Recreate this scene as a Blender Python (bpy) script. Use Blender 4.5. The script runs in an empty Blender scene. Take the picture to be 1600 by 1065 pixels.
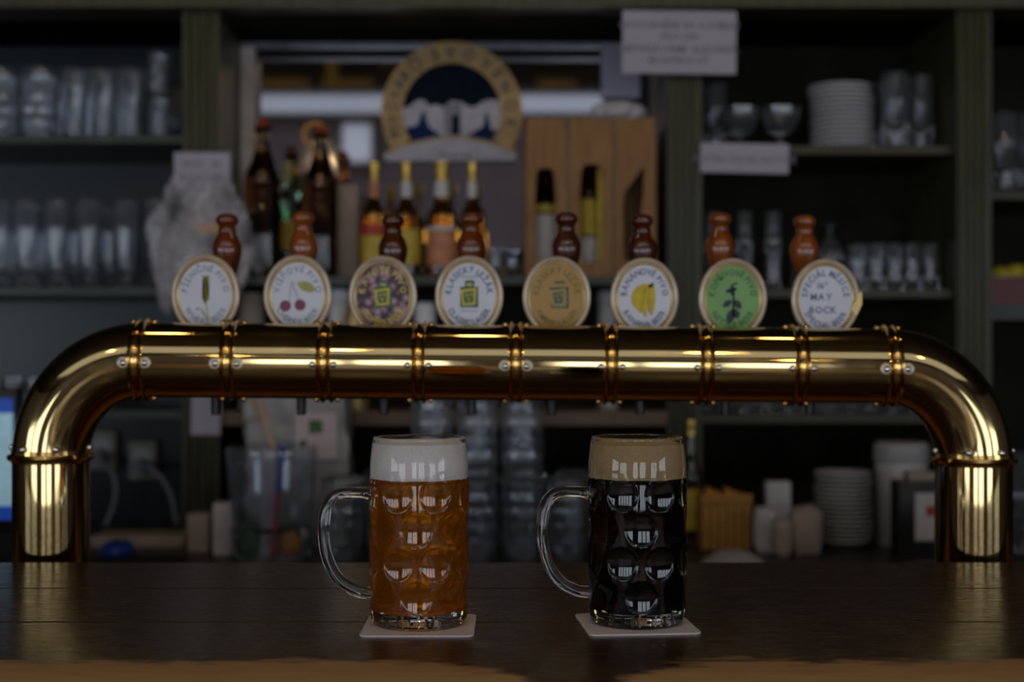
import bpy, bmesh, math, random
from math import pi, sin, cos, hypot, radians
from mathutils import Vector, Matrix
random.seed(7)
S = bpy.context.scene
COL = S.collection

# ------------------------------------------------------------------ camera, world, light, exposure
F = 2200.0                      # focal length in pixels of the 1600 px wide frame
HY = 545.0                      # row of the horizon
CZ = 1.332                      # eye height
def X(px, D): return (px - 800.0) * D / F
def Z(py, D): return CZ + (HY - py) * D / F
def P(px, py, D): return (X(px, D), D, Z(py, D))

cam_d = bpy.data.cameras.new('camera')
cam = bpy.data.objects.new('camera', cam_d); COL.objects.link(cam)
cam.location = (0, 0, CZ); cam.rotation_euler = (pi / 2, 0, 0)
cam_d.sensor_width = 36.0; cam_d.lens = 36.0 * F / 1600.0
cam_d.shift_y = (HY - 532.5) / 1600.0
cam_d.clip_start = 0.05; cam_d.clip_end = 60
cam_d.dof.use_dof = True; cam_d.dof.focus_distance = 1.24; cam_d.dof.aperture_fstop = 4.1
S.camera = cam

S.view_settings.view_transform = 'Standard'; S.view_settings.look = 'None'
S.view_settings.gamma = 1.0; S.view_settings.use_curve_mapping = False
S.view_settings.exposure = 0.05
cy = S.cycles
cy.max_bounces = 14; cy.diffuse_bounces = 4; cy.glossy_bounces = 6
cy.transmission_bounces = 14; cy.transparent_max_bounces = 16
cy.sample_clamp_indirect = 6.0; cy.blur_glossy = 0.4

w = bpy.data.worlds.new('world'); S.world = w; w.use_nodes = True
w.node_tree.nodes['Background'].inputs[0].default_value = (0.6, 0.7, 0.9, 1)
w.node_tree.nodes['Background'].inputs[1].default_value = 0.3

YW = -6.4                       # wall with the windows, far behind the camera
WIN_L = 4.4                     # radiance of the daylight in the windows
DAY = (0.80, 0.89, 1.0)
WINDOWS = [(-7.2, -4.2, 0.25, 1.93, WIN_L), (-1.75, -0.44, 0.25, 1.93, WIN_L), (0.3, 1.95, 0.25, 1.93, WIN_L), (4.0, 6.5, 0.25, 1.93, WIN_L), (-2.3, 1.7, 3.46, 3.63, 0.45), (-1.53, -1.27, 3.02, 3.36, 0.5)]
def area(name, loc, rot, sx, sy, L, col):
    d = bpy.data.lights.new(name, 'AREA'); d.shape = 'RECTANGLE'; d.size = sx; d.size_y = sy
    d.energy = L * pi * sx * sy; d.color = col
    o = bpy.data.objects.new(name, d); COL.objects.link(o); o.location = loc; o.rotation_euler = rot
    return o
for (a, b, c, d, L) in WINDOWS:
    area('daylight', ((a + b) / 2, YW + 0.10, (c + d) / 2), (pi / 2, 0, 0), b - a, d - c, L, DAY)
SIDE = [(-5.8, -2.6, 0.7, 2.08), ]
for sx in (-1, 1):
    for (a, b, c, d) in SIDE:
        area('daylight', (sx * 7.88, (a + b) / 2, (c + d) / 2), (0, sx * pi / 2, 0), d - c, b - a, WIN_L, DAY)
# added soft fill below the dark guest room ceiling, lifts the diffuse light
area('ceiling_fill', (0, -3.4, 4.12), (0, 0, 0), 11.0, 3.6, 0.52, (0.86, 0.91, 1.0))
for i, (lx, ly, lz) in enumerate([(-1.6, -0.6, 2.9), (-0.5, -0.6, 2.9), (0.6, -0.6, 2.9), (1.7, -0.6, 2.9), (-1.3, -3.2, 2.6), (1.3, -3.2, 2.6), (-0.72, 1.58, 2.75), (-0.06, 1.58, 2.75), (0.58, 1.58, 2.75)]):
    d = bpy.data.lights.new('pendant_bulb', 'POINT'); d.energy = 5.0 if ly < 0 else 1.6; d.shadow_soft_size = 0.045; d.color = (1.0, 0.70, 0.32) if ly < 0 else (1.0, 0.76, 0.36)
    o = bpy.data.objects.new('pendant_bulb', d); COL.objects.link(o); o.location = (lx, ly, lz)

# ------------------------------------------------------------------ materials
def mat(name, col, rough=0.5, metal=0.0, var=0.25, scale=30.0, stretch=(1, 1, 1), bump=0.0, spec=0.5, col2=None, trans=0.0, ior=1.45, coat=0.0, emit=None, estr=0.0):
    m = bpy.data.materials.new(name); m.use_nodes = True
    nt = m.node_tree; b = nt.nodes['Principled BSDF']
    tc = nt.nodes.new('ShaderNodeTexCoord'); mp = nt.nodes.new('ShaderNodeMapping')
    mp.inputs['Scale'].default_value = stretch
    nz = nt.nodes.new('ShaderNodeTexNoise'); nz.inputs['Scale'].default_value = scale; nz.inputs['Detail'].default_value = 5
    nt.links.new(tc.outputs['Object'], mp.inputs['Vector']); nt.links.new(mp.outputs['Vector'], nz.inputs['Vector'])
    rp = nt.nodes.new('ShaderNodeValToRGB')
    c2 = col2 if col2 else tuple(min(1, c * (1 + var)) for c in col)
    c1 = col if col2 else tuple(c * (1 - var) for c in col)
    rp.color_ramp.elements[0].color = (*c1, 1); rp.color_ramp.elements[1].color = (*c2, 1)
    rp.color_ramp.elements[0].position = 0.32; rp.color_ramp.elements[1].position = 0.68
    nt.links.new(nz.outputs['Fac'], rp.inputs['Fac']); nt.links.new(rp.outputs['Color'], b.inputs['Base Color'])
    b.inputs['Roughness'].default_value = rough; b.inputs['Metallic'].default_value = metal
    b.inputs['Specular IOR Level'].default_value = spec; b.inputs['IOR'].default_value = ior
    b.inputs['Transmission Weight'].default_value = trans; b.inputs['Coat Weight'].default_value = coat
    b.inputs['Coat Roughness'].default_value = 0.08
    if bump:
        bp = nt.nodes.new('ShaderNodeBump'); bp.inputs['Strength'].default_value = bump; bp.inputs['Distance'].default_value = 0.002
        nt.links.new(nz.outputs['Fac'], bp.inputs['Height']); nt.links.new(bp.outputs['Normal'], b.inputs['Normal'])
    if emit:
        b.inputs['Emission Color'].default_value = (*emit, 1); b.inputs['Emission Strength'].default_value = estr
    return m

def brass_mat(name, col, rough, smudge):
    m = mat(name, col, rough, 1.0, 0.05, 6)
    nt = m.node_tree; b = nt.nodes['Principled BSDF']
    nz = nt.nodes.new('ShaderNodeTexNoise'); nz.inputs['Scale'].default_value = 22; nz.inputs['Detail'].default_value = 6
    tc = nt.nodes.new('ShaderNodeTexCoord'); nt.links.new(tc.outputs['Object'], nz.inputs['Vector'])
    mr = nt.nodes.new('ShaderNodeMapRange'); mr.inputs['From Min'].default_value = 0.45; mr.inputs['From Max'].default_value = 0.75
    mr.inputs['To Min'].default_value = rough; mr.inputs['To Max'].default_value = rough + smudge
    nt.links.new(nz.outputs['Fac'], mr.inputs['Value']); nt.links.new(mr.outputs['Result'], b.inputs['Roughness'])
    return m

M = {}
M['brass'] = brass_mat('polished_brass', (0.64, 0.47, 0.215), 0.05, 0.10)
M['brass_ring'] = brass_mat('cast_brass', (0.68, 0.44, 0.15), 0.10, 0.08)
M['brass_satin'] = mat('satin_brass', (0.60, 0.50, 0.38), 0.36, 0.45, 0.12, 60)
M['brass_gold'] = mat('gold_lip', (0.60, 0.43, 0.18), 0.30, 0.6, 0.10, 60)
M['brass_dark'] = mat('dark_groove', (0.16, 0.11, 0.05), 0.45, 0.6, 0.2, 60)
M['steel'] = mat('screw_steel', (0.75, 0.75, 0.76), 0.16, 1.0, 0.05, 80)
M['black_plastic'] = mat('black_plastic', (0.012, 0.012, 0.014), 0.35, 0, 0.2, 40)
for k, c in dict(dark=(0.085, 0.016, 0.004), mid=(0.17, 0.036, 0.007), light=(0.30, 0.075, 0.013)).items():
    M['wood_' + k] = mat('varnished_wood_' + k, tuple(v * 0.55 for v in c), 0.25, 0, 0.3, 26, (4, 4, 0.35), 0.02, 0.5, col2=c, coat=0.8)
M['white_print'] = mat('white_enamel', (0.64, 0.66, 0.77), 0.35, 0, 0.03, 40)
M['amber_print'] = mat('amber_enamel', (0.42, 0.25, 0.06), 0.4, 0, 0.06, 30)
M['green_print'] = mat('green_enamel', (0.19, 0.40, 0.12), 0.4, 0, 0.10, 30)
M['ink_blue'] = mat('ink_blue', (0.16, 0.20, 0.32), 0.5, 0, 0.1, 90)
M['ink_grey'] = mat('ink_grey_blue', (0.28, 0.35, 0.42), 0.5, 0, 0.1, 90)
M['ink_yellow'] = mat('ink_yellow', (0.60, 0.48, 0.05), 0.5, 0, 0.1, 90)
M['ink_brown'] = mat('ink_brown', (0.22, 0.16, 0.04), 0.5, 0, 0.1, 90)
M['ink_green'] = mat('ink_green', (0.035, 0.14, 0.09), 0.5, 0, 0.15, 90)
M['ink_dkgreen'] = mat('ink_dark_green', (0.06, 0.16, 0.05), 0.5, 0, 0.15, 90)
M['ink_nettle'] = mat('ink_nettle', (0.02, 0.035, 0.045), 0.5, 0, 0.15, 90)
M['ink_cherry'] = mat('ink_cherry', (0.22, 0.05, 0.10), 0.5, 0, 0.15, 90)
M['ink_olive'] = mat('ink_olive', (0.30, 0.26, 0.05), 0.5, 0, 0.25, 200)
M['ink_leaf'] = mat('ink_leaf', (0.36, 0.38, 0.13), 0.5, 0, 0.2, 90)
M['ink_banana'] = mat('ink_banana', (0.58, 0.44, 0.015), 0.5, 0, 0.12, 90)
M['ink_dark'] = mat('ink_dark', (0.05, 0.05, 0.06), 0.6, 0, 0.1, 90)
M['ink_sign'] = mat('ink_sign', (0.20, 0.18, 0.23), 0.7, 0, 0.1, 90)

def coffee_mat():
    m = mat('coffee_bean_print', (0.3, 0.2, 0.22), 0.45)
    nt = m.node_tree; b = nt.nodes['Principled BSDF']
    tc = nt.nodes.new('ShaderNodeTexCoord')
    v = nt.nodes.new('ShaderNodeTexVoronoi'); v.inputs['Scale'].default_value = 125
    nt.links.new(tc.outputs['Object'], v.inputs['Vector'])
    r = nt.nodes.new('ShaderNodeValToRGB')
    r.color_ramp.elements[0].color = (0.50, 0.34, 0.38, 1); r.color_ramp.elements[0].position = 0.15
    r.color_ramp.elements[1].color = (0.04, 0.025, 0.05, 1); r.color_ramp.elements[1].position = 0.75
    e = r.color_ramp.elements.new(0.45); e.color = (0.28, 0.15, 0.19, 1)
    nt.links.new(v.outputs['Distance'], r.inputs['Fac']); nt.links.new(r.outputs['Color'], b.inputs['Base Color'])
    return m
M['coffee_print'] = coffee_mat()

def glass_mat(name, tint=(1, 1, 1), rough=0.0, ior=1.47, tr=1.0):
    m = bpy.data.materials.new(name); m.use_nodes = True
    nt = m.node_tree; b = nt.nodes['Principled BSDF']
    b.inputs['Base Color'].default_value = (*tint, 1); b.inputs['Roughness'].default_value = rough
    b.inputs['Transmission Weight'].default_value = tr; b.inputs['IOR'].default_value = ior
    tc = nt.nodes.new('ShaderNodeTexCoord'); nz = nt.nodes.new('ShaderNodeTexNoise'); nz.inputs['Scale'].default_value = 18
    bp = nt.nodes.new('ShaderNodeBump'); bp.inputs['Strength'].default_value = 0.06; bp.inputs['Distance'].default_value = 0.003
    nt.links.new(tc.outputs['Object'], nz.inputs['Vector']); nt.links.new(nz.outputs['Fac'], bp.inputs['Height'])
    nt.links.new(bp.outputs['Normal'], b.inputs['Normal'])
    return m
M['glass'] = glass_mat('clear_glass')
M['glass_thin'] = glass_mat('bar_glass', (0.86, 0.90, 0.96), tr=0.965)
M['glass_brown'] = glass_mat('brown_bottle_glass', (0.10, 0.035, 0.01))
M['glass_green'] = glass_mat('green_glass', (0.25, 0.5, 0.30))
M['glass_amber'] = glass_mat('amber_bottle_glass', (0.50, 0.22, 0.03))

def beer_mat(name, tint, body, fac, ior):
    m = bpy.data.materials.new(name); m.use_nodes = True
    nt = m.node_tree; nt.nodes.remove(nt.nodes['Principled BSDF']); out = nt.nodes['Material Output']
    rf = nt.nodes.new('ShaderNodeBsdfRefraction'); rf.inputs['Color'].default_value = (*tint, 1); rf.inputs['IOR'].default_value = ior; rf.inputs['Roughness'].default_value = 0.02
    df = nt.nodes.new('ShaderNodeBsdfDiffuse'); tl = nt.nodes.new('ShaderNodeBsdfTranslucent')
    tc = nt.nodes.new('ShaderNodeTexCoord'); nz = nt.nodes.new('ShaderNodeTexNoise'); nz.inputs['Scale'].default_value = 22
    rp = nt.nodes.new('ShaderNodeValToRGB')
    rp.color_ramp.elements[0].color = (*[c * 0.75 for c in body], 1); rp.color_ramp.elements[1].color = (*[min(1, c * 1.25) for c in body], 1)
    nt.links.new(tc.outputs['Object'], nz.inputs['Vector']); nt.links.new(nz.outputs['Fac'], rp.inputs['Fac'])
    nt.links.new(rp.outputs['Color'], df.inputs['Color']); nt.links.new(rp.outputs['Color'], tl.inputs['Color'])
    a = nt.nodes.new('ShaderNodeMixShader'); a.inputs[0].default_value = 0.5
    nt.links.new(df.outputs[0], a.inputs[1]); nt.links.new(tl.outputs[0], a.inputs[2])
    c = nt.nodes.new('ShaderNodeMixShader'); c.inputs[0].default_value = fac
    nt.links.new(rf.outputs[0], c.inputs[1]); nt.links.new(a.outputs[0], c.inputs[2])
    nt.links.new(c.outputs[0], out.inputs['Surface'])
    return m
M['beer_amber'] = beer_mat('amber_lager', (1.0, 0.60, 0.08), (0.92, 0.32, 0.009), 0.28, 1.12)
M['beer_dark'] = beer_mat('dark_lager', (0.10, 0.02, 0.006), (0.006, 0.002, 0.001), 0.5, 1.12)
M['foam_white'] = mat('white_foam', (0.88, 0.85, 0.84), 0.8, 0, 0.04, 400, bump=0.25)
M['foam_tan'] = mat('tan_foam', (0.50, 0.36, 0.19), 0.8, 0, 0.06, 400, bump=0.25)
M['coaster'] = mat('beer_mat_board', (0.74, 0.66, 0.68), 0.85, 0, 0.05, 200, bump=0.05)

def bar_wood(name, worn):
    m = mat(name, (0.026, 0.013, 0.008), 0.22, 0, 0.3, 30, (0.7, 14, 14), 0.10, 0.5, col2=(0.070, 0.036, 0.020))
    nt = m.node_tree; b = nt.nodes['Principled BSDF']
    nz = [n for n in nt.nodes if n.type == 'TEX_NOISE'][0]
    mr = nt.nodes.new('ShaderNodeMapRange'); mr.inputs['From Min'].default_value = 0.3; mr.inputs['From Max'].default_value = 0.75
    mr.inputs['To Min'].default_value = 0.17; mr.inputs['To Max'].default_value = 0.36
    nt.links.new(nz.outputs['Fac'], mr.inputs['Value']); nt.links.new(mr.outputs['Result'], b.inputs['Roughness'])
    if worn:
        tc = nt.nodes.new('ShaderNodeTexCoord'); sp = nt.nodes.new('ShaderNodeSeparateXYZ')
        nt.links.new(tc.outputs['Object'], sp.inputs[0])
        def noise(scale, st, det=6):
            mp = nt.nodes.new('ShaderNodeMapping'); mp.inputs['Scale'].default_value = st
            n = nt.nodes.new('ShaderNodeTexNoise'); n.inputs['Scale'].default_value = scale; n.inputs['Detail'].default_value = det
            nt.links.new(tc.outputs['Object'], mp.inputs['Vector']); nt.links.new(mp.outputs['Vector'], n.inputs['Vector'])
            return n.outputs['Fac']
        def math_(op, a, bb, c=None):
            n = nt.nodes.new('ShaderNodeMath'); n.operation = op
            for i, v in enumerate((a, bb, c)):
                if v is None: continue
                if isinstance(v, (int, float)): n.inputs[i].default_value = v
                else: nt.links.new(v, n.inputs[i])
            return n.outputs[0]
        n1 = noise(6, (1, 3, 3)); n2 = noise(60, (0.35, 2.5, 2.5))
        # varnish rubbed off along the front edge; a patch in the middle still holds its paint
        dx = math_('SUBTRACT', sp.outputs['X'], 0.042)
        dx = math_('DIVIDE', dx, 0.055)
        g = math_('POWER', 2.718, math_('MULTIPLY', math_('MULTIPLY', dx, dx), -1.0))
        edge = math_('ADD', math_('MULTIPLY', n1, 0.07), math_('MULTIPLY', n2, 0.10))
        y = math_('ADD', math_('ADD', sp.outputs['Y'], edge), math_('MULTIPLY', g, 0.07))
        mk = nt.nodes.new('ShaderNodeMapRange'); mk.inputs['From Min'].default_value = -0.005; mk.inputs['From Max'].default_value = 0.006
        mk.inputs['To Min'].default_value = 1; mk.inputs['To Max'].default_value = 0; mk.clamp = True
        nt.links.new(math_('SUBTRACT', y, 0.161), mk.inputs['Value'])
        rb = nt.nodes.new('ShaderNodeValToRGB'); rb.color_ramp.elements[0].color = (0.32, 0.17, 0.07, 1); rb.color_ramp.elements[1].color = (0.62, 0.39, 0.19, 1)
        nt.links.new(n2, rb.inputs['Fac'])
        mx = nt.nodes.new('ShaderNodeMixRGB'); nt.links.new(mk.outputs['Result'], mx.inputs['Fac'])
        old = b.inputs['Base Color'].links[0].from_socket
        nt.links.new(old, mx.inputs['Color1']); nt.links.new(rb.outputs['Color'], mx.inputs['Color2'])
        nt.links.new(mx.outputs['Color'], b.inputs['Base Color'])
        rr = nt.nodes.new('ShaderNodeMixRGB'); nt.links.new(mk.outputs['Result'], rr.inputs['Fac'])
        nt.links.new(mr.outputs['Result'], rr.inputs['Color1']); rr.inputs['Color2'].default_value = (0.55, 0.55, 0.55, 1)
        nt.links.new(rr.outputs['Color'], b.inputs['Roughness'])
    return m
M['bar_wood'] = bar_wood('dark_varnished_bar_wood', False)
M['bar_wood_worn'] = bar_wood('worn_edge_bar_wood', True)

M['olive'] = mat('olive_paint', (0.042, 0.043, 0.018), 0.42, 0, 0.35, 14, (6, 6, 0.6), 0.02)
M['olive_dark'] = mat('dark_olive_paint', (0.012, 0.013, 0.007), 0.7, 0, 0.35, 9, spec=0.15)
M['matt_dark'] = mat('matt_dark_board', (0.010, 0.010, 0.006), 0.9, 0, 0.3, 9, spec=0.05)
M['bluegreen'] = mat('dark_blue_green_panel', (0.010, 0.016, 0.020), 0.28, 0, 0.3, 7)
M['shelf_green'] = mat('dark_green_shelf', (0.030, 0.042, 0.034), 0.35, 0, 0.3, 12)
M['shelf_olive'] = mat('olive_shelf', (0.034, 0.031, 0.012), 0.4, 0, 0.3, 12)
M['counter_dark'] = mat('dark_counter', (0.020, 0.018, 0.016), 0.35, 0, 0.3, 20)
M['ledge_wood'] = mat('ledge_wood', (0.45, 0.18, 0.05), 0.4, 0, 0.25, 12, (0.6, 6, 6))
M['frame_grey'] = mat('grey_frame', (0.16, 0.17, 0.20), 0.4, 0, 0.2, 20)
M['frame_pale'] = mat('pale_frame', (0.52, 0.46, 0.42), 0.4, 0, 0.3, 8)
M['mirror'] = mat('old_mirror', (0.58, 0.57, 0.63), 0.03, 1.0, 0.06, 4)
M['paper'] = mat('white_paper', (0.40, 0.38, 0.46), 0.8, 0, 0.04, 12)
M['paper_blue'] = mat('bluish_paper', (0.36, 0.37, 0.50), 0.8, 0, 0.06, 12)
M['paper_pink'] = mat('pinkish_paper', (0.62, 0.52, 0.56), 0.8, 0, 0.05, 12)
M['porcelain'] = mat('porcelain', (0.48, 0.47, 0.50), 0.25, 0, 0.04, 20)
M['bright_white'] = mat('bright_white', (0.88, 0.86, 0.90), 0.3, 0, 0.02, 20)
M['porcelain_grey'] = mat('grey_porcelain', (0.36, 0.36, 0.37), 0.3, 0, 0.06, 20)
M['crate_wood'] = mat('crate_wood', (0.20, 0.10, 0.038), 0.6, 0, 0.3, 20, (5, 5, 0.5), 0.05, 0.3, col2=(0.34, 0.18, 0.07))
M['box_wood'] = mat('orange_crate_wood', (0.40, 0.20, 0.04), 0.6, 0, 0.25, 20, (0.6, 5, 5), 0.05)
M['shelf_brown'] = mat('brown_shelf_wood', (0.13, 0.085, 0.06), 0.5, 0, 0.3, 16, (0.5, 4, 4))
M['stick_wood'] = mat('pale_stick_wood', (0.45, 0.33, 0.27), 0.6, 0, 0.2, 20, (4, 4, 0.5))
M['beige_plastic'] = mat('beige_plastic', (0.36, 0.33, 0.27), 0.5, 0, 0.08, 20)
M['grey_cable'] = mat('grey_cable', (0.22, 0.23, 0.27), 0.5, 0, 0.08, 20)
M['blue_plastic'] = mat('blue_plastic', (0.02, 0.06, 0.40), 0.3, 0, 0.1, 20)
M['pink_plastic'] = mat('magenta_plastic', (0.42, 0.03, 0.10), 0.3, 0, 0.1, 20)
M['orange_label'] = mat('orange_label', (0.58, 0.26, 0.03), 0.5, 0, 0.15, 20)
M['yellow_label'] = mat('yellow_label', (0.50, 0.36, 0.04), 0.5, 0, 0.2, 40)
M['salmon_label'] = mat('salmon_label', (0.50, 0.20, 0.10), 0.5, 0, 0.25, 40)
M['red_label'] = mat('red_label', (0.40, 0.035, 0.015), 0.5, 0, 0.2, 40)
M['white_label'] = mat('white_label', (0.55, 0.54, 0.56), 0.5, 0, 0.08, 40)
M['gold_foil'] = mat('gold_foil', (0.62, 0.42, 0.10), 0.30, 0.8, 0.2, 60)
M['brown_card'] = mat('pale_carton', (0.36, 0.29, 0.25), 0.6, 0, 0.1, 20)
M['lemon'] = mat('lemon_skin', (0.42, 0.36, 0.03), 0.45, 0, 0.2, 60, bump=0.1)
M['red_plastic'] = mat('dark_red_plastic', (0.10, 0.010, 0.012), 0.4, 0, 0.15, 20)
M['teal_plastic'] = mat('teal_plastic', (0.02, 0.09, 0.11), 0.4, 0, 0.15, 20)
M['navy'] = mat('navy_paint', (0.010, 0.025, 0.09), 0.8, 0, 0.2, 30, spec=0.1)
M['night'] = mat('night_sky_paint', (0.004, 0.009, 0.018), 0.8, 0, 0.3, 30, spec=0.1)
M['sign_gold'] = mat('old_gold_paint', (0.40, 0.26, 0.10), 0.5, 0.0, 0.2, 25)
M['skyline'] = mat('pale_skyline_paint', (0.42, 0.41, 0.48), 0.6, 0, 0.15, 40)
M['skyline_grey'] = mat('grey_tower_paint', (0.20, 0.20, 0.24), 0.6, 0, 0.15, 40)
M['wall_cream'] = mat('grey_plaster', (0.26, 0.235, 0.255), 0.85, 0, 0.08, 3)
M['ceil_dark'] = mat('dark_ceiling_boards', (0.025, 0.018, 0.008), 0.7, 0, 0.2, 4, (6, 0.4, 1))
M['floor'] = mat('floor_boards', (0.20, 0.10, 0.045), 0.5, 0, 0.25, 4, (8, 0.5, 1))
M['wainscot'] = mat('brown_wainscot', (0.07, 0.035, 0.015), 0.5, 0, 0.2, 6, (6, 6, 0.5))
M['ochre'] = mat('ochre_beam_paint', (0.55, 0.33, 0.03), 0.6, 0, 0.15, 10)
def emit_mat(name, col, s):
    m = mat(name, col, 0.4, emit=col, estr=s); return m
M['screen_blue'] = emit_mat('screen_blue', (0.006, 0.045, 0.30), 0.5)
M['screen_pale'] = emit_mat('screen_pale', (0.26, 0.43, 0.52), 0.42)
def bag_mat():
    m = bpy.data.materials.new('clear_plastic_film'); m.use_nodes = True
    nt = m.node_tree; b = nt.nodes['Principled BSDF']; out = nt.nodes['Material Output']
    b.inputs['Base Color'].default_value = (0.62, 0.60, 0.66, 1); b.inputs['Roughness'].default_value = 0.15
    t = nt.nodes.new('ShaderNodeBsdfTransparent'); mx = nt.nodes.new('ShaderNodeMixShader')
    tc = nt.nodes.new('ShaderNodeTexCoord'); nz = nt.nodes.new('ShaderNodeTexNoise'); nz.inputs['Scale'].default_value = 14
    mr = nt.nodes.new('ShaderNodeMapRange'); mr.inputs['From Min'].default_value = 0.35; mr.inputs['From Max'].default_value = 0.7
    mr.inputs['To Min'].default_value = 0.05; mr.inputs['To Max'].default_value = 0.6
    nt.links.new(tc.outputs['Object'], nz.inputs['Vector']); nt.links.new(nz.outputs['Fac'], mr.inputs['Value'])
    nt.links.new(mr.outputs['Result'], mx.inputs[0]); nt.links.new(t.outputs[0], mx.inputs[1]); nt.links.new(b.outputs[0], mx.inputs[2])
    nt.links.new(mx.outputs[0], out.inputs['Surface'])
    return m
M['film'] = bag_mat()

# ------------------------------------------------------------------ mesh builder
class MB:
    def __init__(s): s.v = []; s.f = []
    def add(s, v, f):
        n = len(s.v); s.v += [tuple(p) for p in v]; s.f += [tuple(i + n for i in q) for q in f]; return s
    def box(s, a, b):
        (x0, y0, z0), (x1, y1, z1) = a, b
        return s.add([(x0, y0, z0), (x1, y0, z0), (x1, y1, z0), (x0, y1, z0), (x0, y0, z1), (x1, y0, z1), (x1, y1, z1), (x0, y1, z1)],
                     [(0, 3, 2, 1), (4, 5, 6, 7), (0, 1, 5, 4), (1, 2, 6, 5), (2, 3, 7, 6), (3, 0, 4, 7)])
    def rbox(s, a, b, c):
        """box with chamfered edges"""
        bm = bmesh.new(); t = MB().box(a, b)
        vs = [bm.verts.new(p) for p in t.v]
        for q in t.f: bm.faces.new([vs[i] for i in q])
        bmesh.ops.bevel(bm, geom=bm.edges[:], offset=c, segments=2, affect='EDGES', profile=0.5)
        bm.verts.index_update()
        s.add([v.co[:] for v in bm.verts], [[v.index for v in f.verts] for f in bm.faces]); bm.free(); return s
    def lathe(s, prof, seg=24, c=(0, 0, 0), axis='Z', sx=1.0, sy=1.0):
        n0 = len(s.v); rows = []
        for (r, h) in prof:
            row = []
            if r < 1e-7:
                s.v.append(s._ax(c, 0, 0, h, axis)); rows.append([len(s.v) - 1]); continue
            for i in range(seg):
                t = 2 * pi * i / seg
                s.v.append(s._ax(c, r * cos(t) * sx, r * sin(t) * sy, h, axis)); row.append(len(s.v) - 1)
            rows.append(row)
        for a, b in zip(rows, rows[1:]):
            for i in range(seg):
                j = (i + 1) % seg
                if len(a) == 1 and len(b) == 1: continue
                if len(a) == 1: s.f.append((a[0], b[j], b[i]))
                elif len(b) == 1: s.f.append((a[i], a[j], b[0]))
                else: s.f.append((a[i], a[j], b[j], b[i]))
        return s
    @staticmethod
    def _ax(c, a, b, h, axis):
        if axis == 'Z': return (c[0] + a, c[1] + b, c[2] + h)
        if axis == 'X': return (c[0] + h, c[1] + a, c[2] + b)
        return (c[0] + a, c[1] + h, c[2] + b)
    def tube(s, path, ra, rb=None, seg=12, caps=True, side=Vector((0, 1, 0))):
        """ra: radius in the plane across side, rb: radius along side; each a number or a list"""
        path = [Vector(p) for p in path]; n = len(path); rows = []
        for k, p in enumerate(path):
            t = (path[min(k + 1, n - 1)] - path[max(k - 1, 0)]).normalized()
            u = side - t * side.dot(t)
            if u.length < 1e-4: u = Vector((1, 0, 0)) - t * t.x
            u.normalize(); v = t.cross(u)
            a = ra[k] if isinstance(ra, (list, tuple)) else ra
            b = (rb[k] if isinstance(rb, (list, tuple)) else rb) if rb is not None else a
            row = []
            for i in range(seg):
                q = 2 * pi * i / seg
                s.v.append(tuple(p + v * (a * cos(q)) + u * (b * sin(q)))); row.append(len(s.v) - 1)
            rows.append(row)
        for a, b in zip(rows, rows[1:]):
            for i in range(seg):
                j = (i + 1) % seg; s.f.append((a[i], a[j], b[j], b[i]))
        if caps: s.f.append(tuple(reversed(rows[0]))); s.f.append(tuple(rows[-1]))
        return s
    def prism(s, poly, y0, y1):
        """outline in x,z drawn out from y0 (front) to y1"""
        n = len(poly); v = [(x, y0, z) for x, z in poly] + [(x, y1, z) for x, z in poly]
        f = [tuple(range(n)), tuple(reversed(range(n, 2 * n)))] + [(i, i + n, (i + 1) % n + n, (i + 1) % n) for i in range(n)]
        return s.add(v, f)
    def ell(s, c, r, seg=16, rings=10):
        prof = [(max(0.0, sin(pi * i / rings)), -cos(pi * i / rings)) for i in range(rings + 1)]
        prof[0] = (0, -1); prof[-1] = (0, 1)
        t = MB().lathe(prof, seg)
        return s.add([(c[0] + x * r[0], c[1] + y * r[1], c[2] + z * r[2]) for x, y, z in t.v], t.f)
    def xf(s, m):
        s.v = [tuple(m @ Vector(p)) for p in s.v]; return s
    def mesh(s, name, m, smooth=40, off=(0, 0, 0)):
        me = bpy.data.meshes.new(name)
        me.from_pydata([(a - off[0], b - off[1], c - off[2]) for a, b, c in s.v], [], s.f); me.update()
        bm = bmesh.new(); bm.from_mesh(me); bmesh.ops.recalc_face_normals(bm, faces=bm.faces[:]); bm.to_mesh(me); bm.free()
        if smooth:
            me.polygons.foreach_set('use_smooth', [True] * len(me.polygons)); me.set_sharp_from_angle(angle=radians(smooth))
        me.materials.append(M[m]); return me
    def build(s, name, m, parent=None, label=None, smooth=40, kind=None, world=True):
        off = wl(parent) if (parent is not None and world) else (0, 0, 0)
        o = bpy.data.objects.new(name, s.mesh(name, m, smooth, off)); COL.objects.link(o)
        if parent is not None: o.parent = parent
        if label: o['label'] = label
        if kind: o['kind'] = kind
        return o

def wl(o):
    x = Vector((0, 0, 0))
    while o is not None: x += o.location; o = o.parent
    return x
def thing(name, label, cat, loc=(0, 0, 0), group=None, rz=0.0):
    o = bpy.data.objects.new(name, None); COL.objects.link(o); o.empty_display_size = 0.05
    o.location = loc; o.rotation_euler = (0, 0, rz); tag(o, label, cat, group); return o
def tag(o, label, cat, group=None):
    o['label'] = label; o['category'] = cat
    if group: o['group'] = group
    return o
def copy_tree(o, parent=None):
    c = o.copy(); COL.objects.link(c)
    if parent is not None: c.parent = parent
    for ch in o.children: copy_tree(ch, c)
    return c
def put(proto, used, loc, label, group=None, rz=None):
    """first call places the prototype itself, later calls copies of it"""
    o = proto if not used.get(proto.name) else copy_tree(proto)
    used[proto.name] = True
    o.location = loc
    if rz is not None: o.rotation_euler = (0, 0, rz)
    o['label'] = label
    if group: o['group'] = group
    return o
USED = {}
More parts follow.
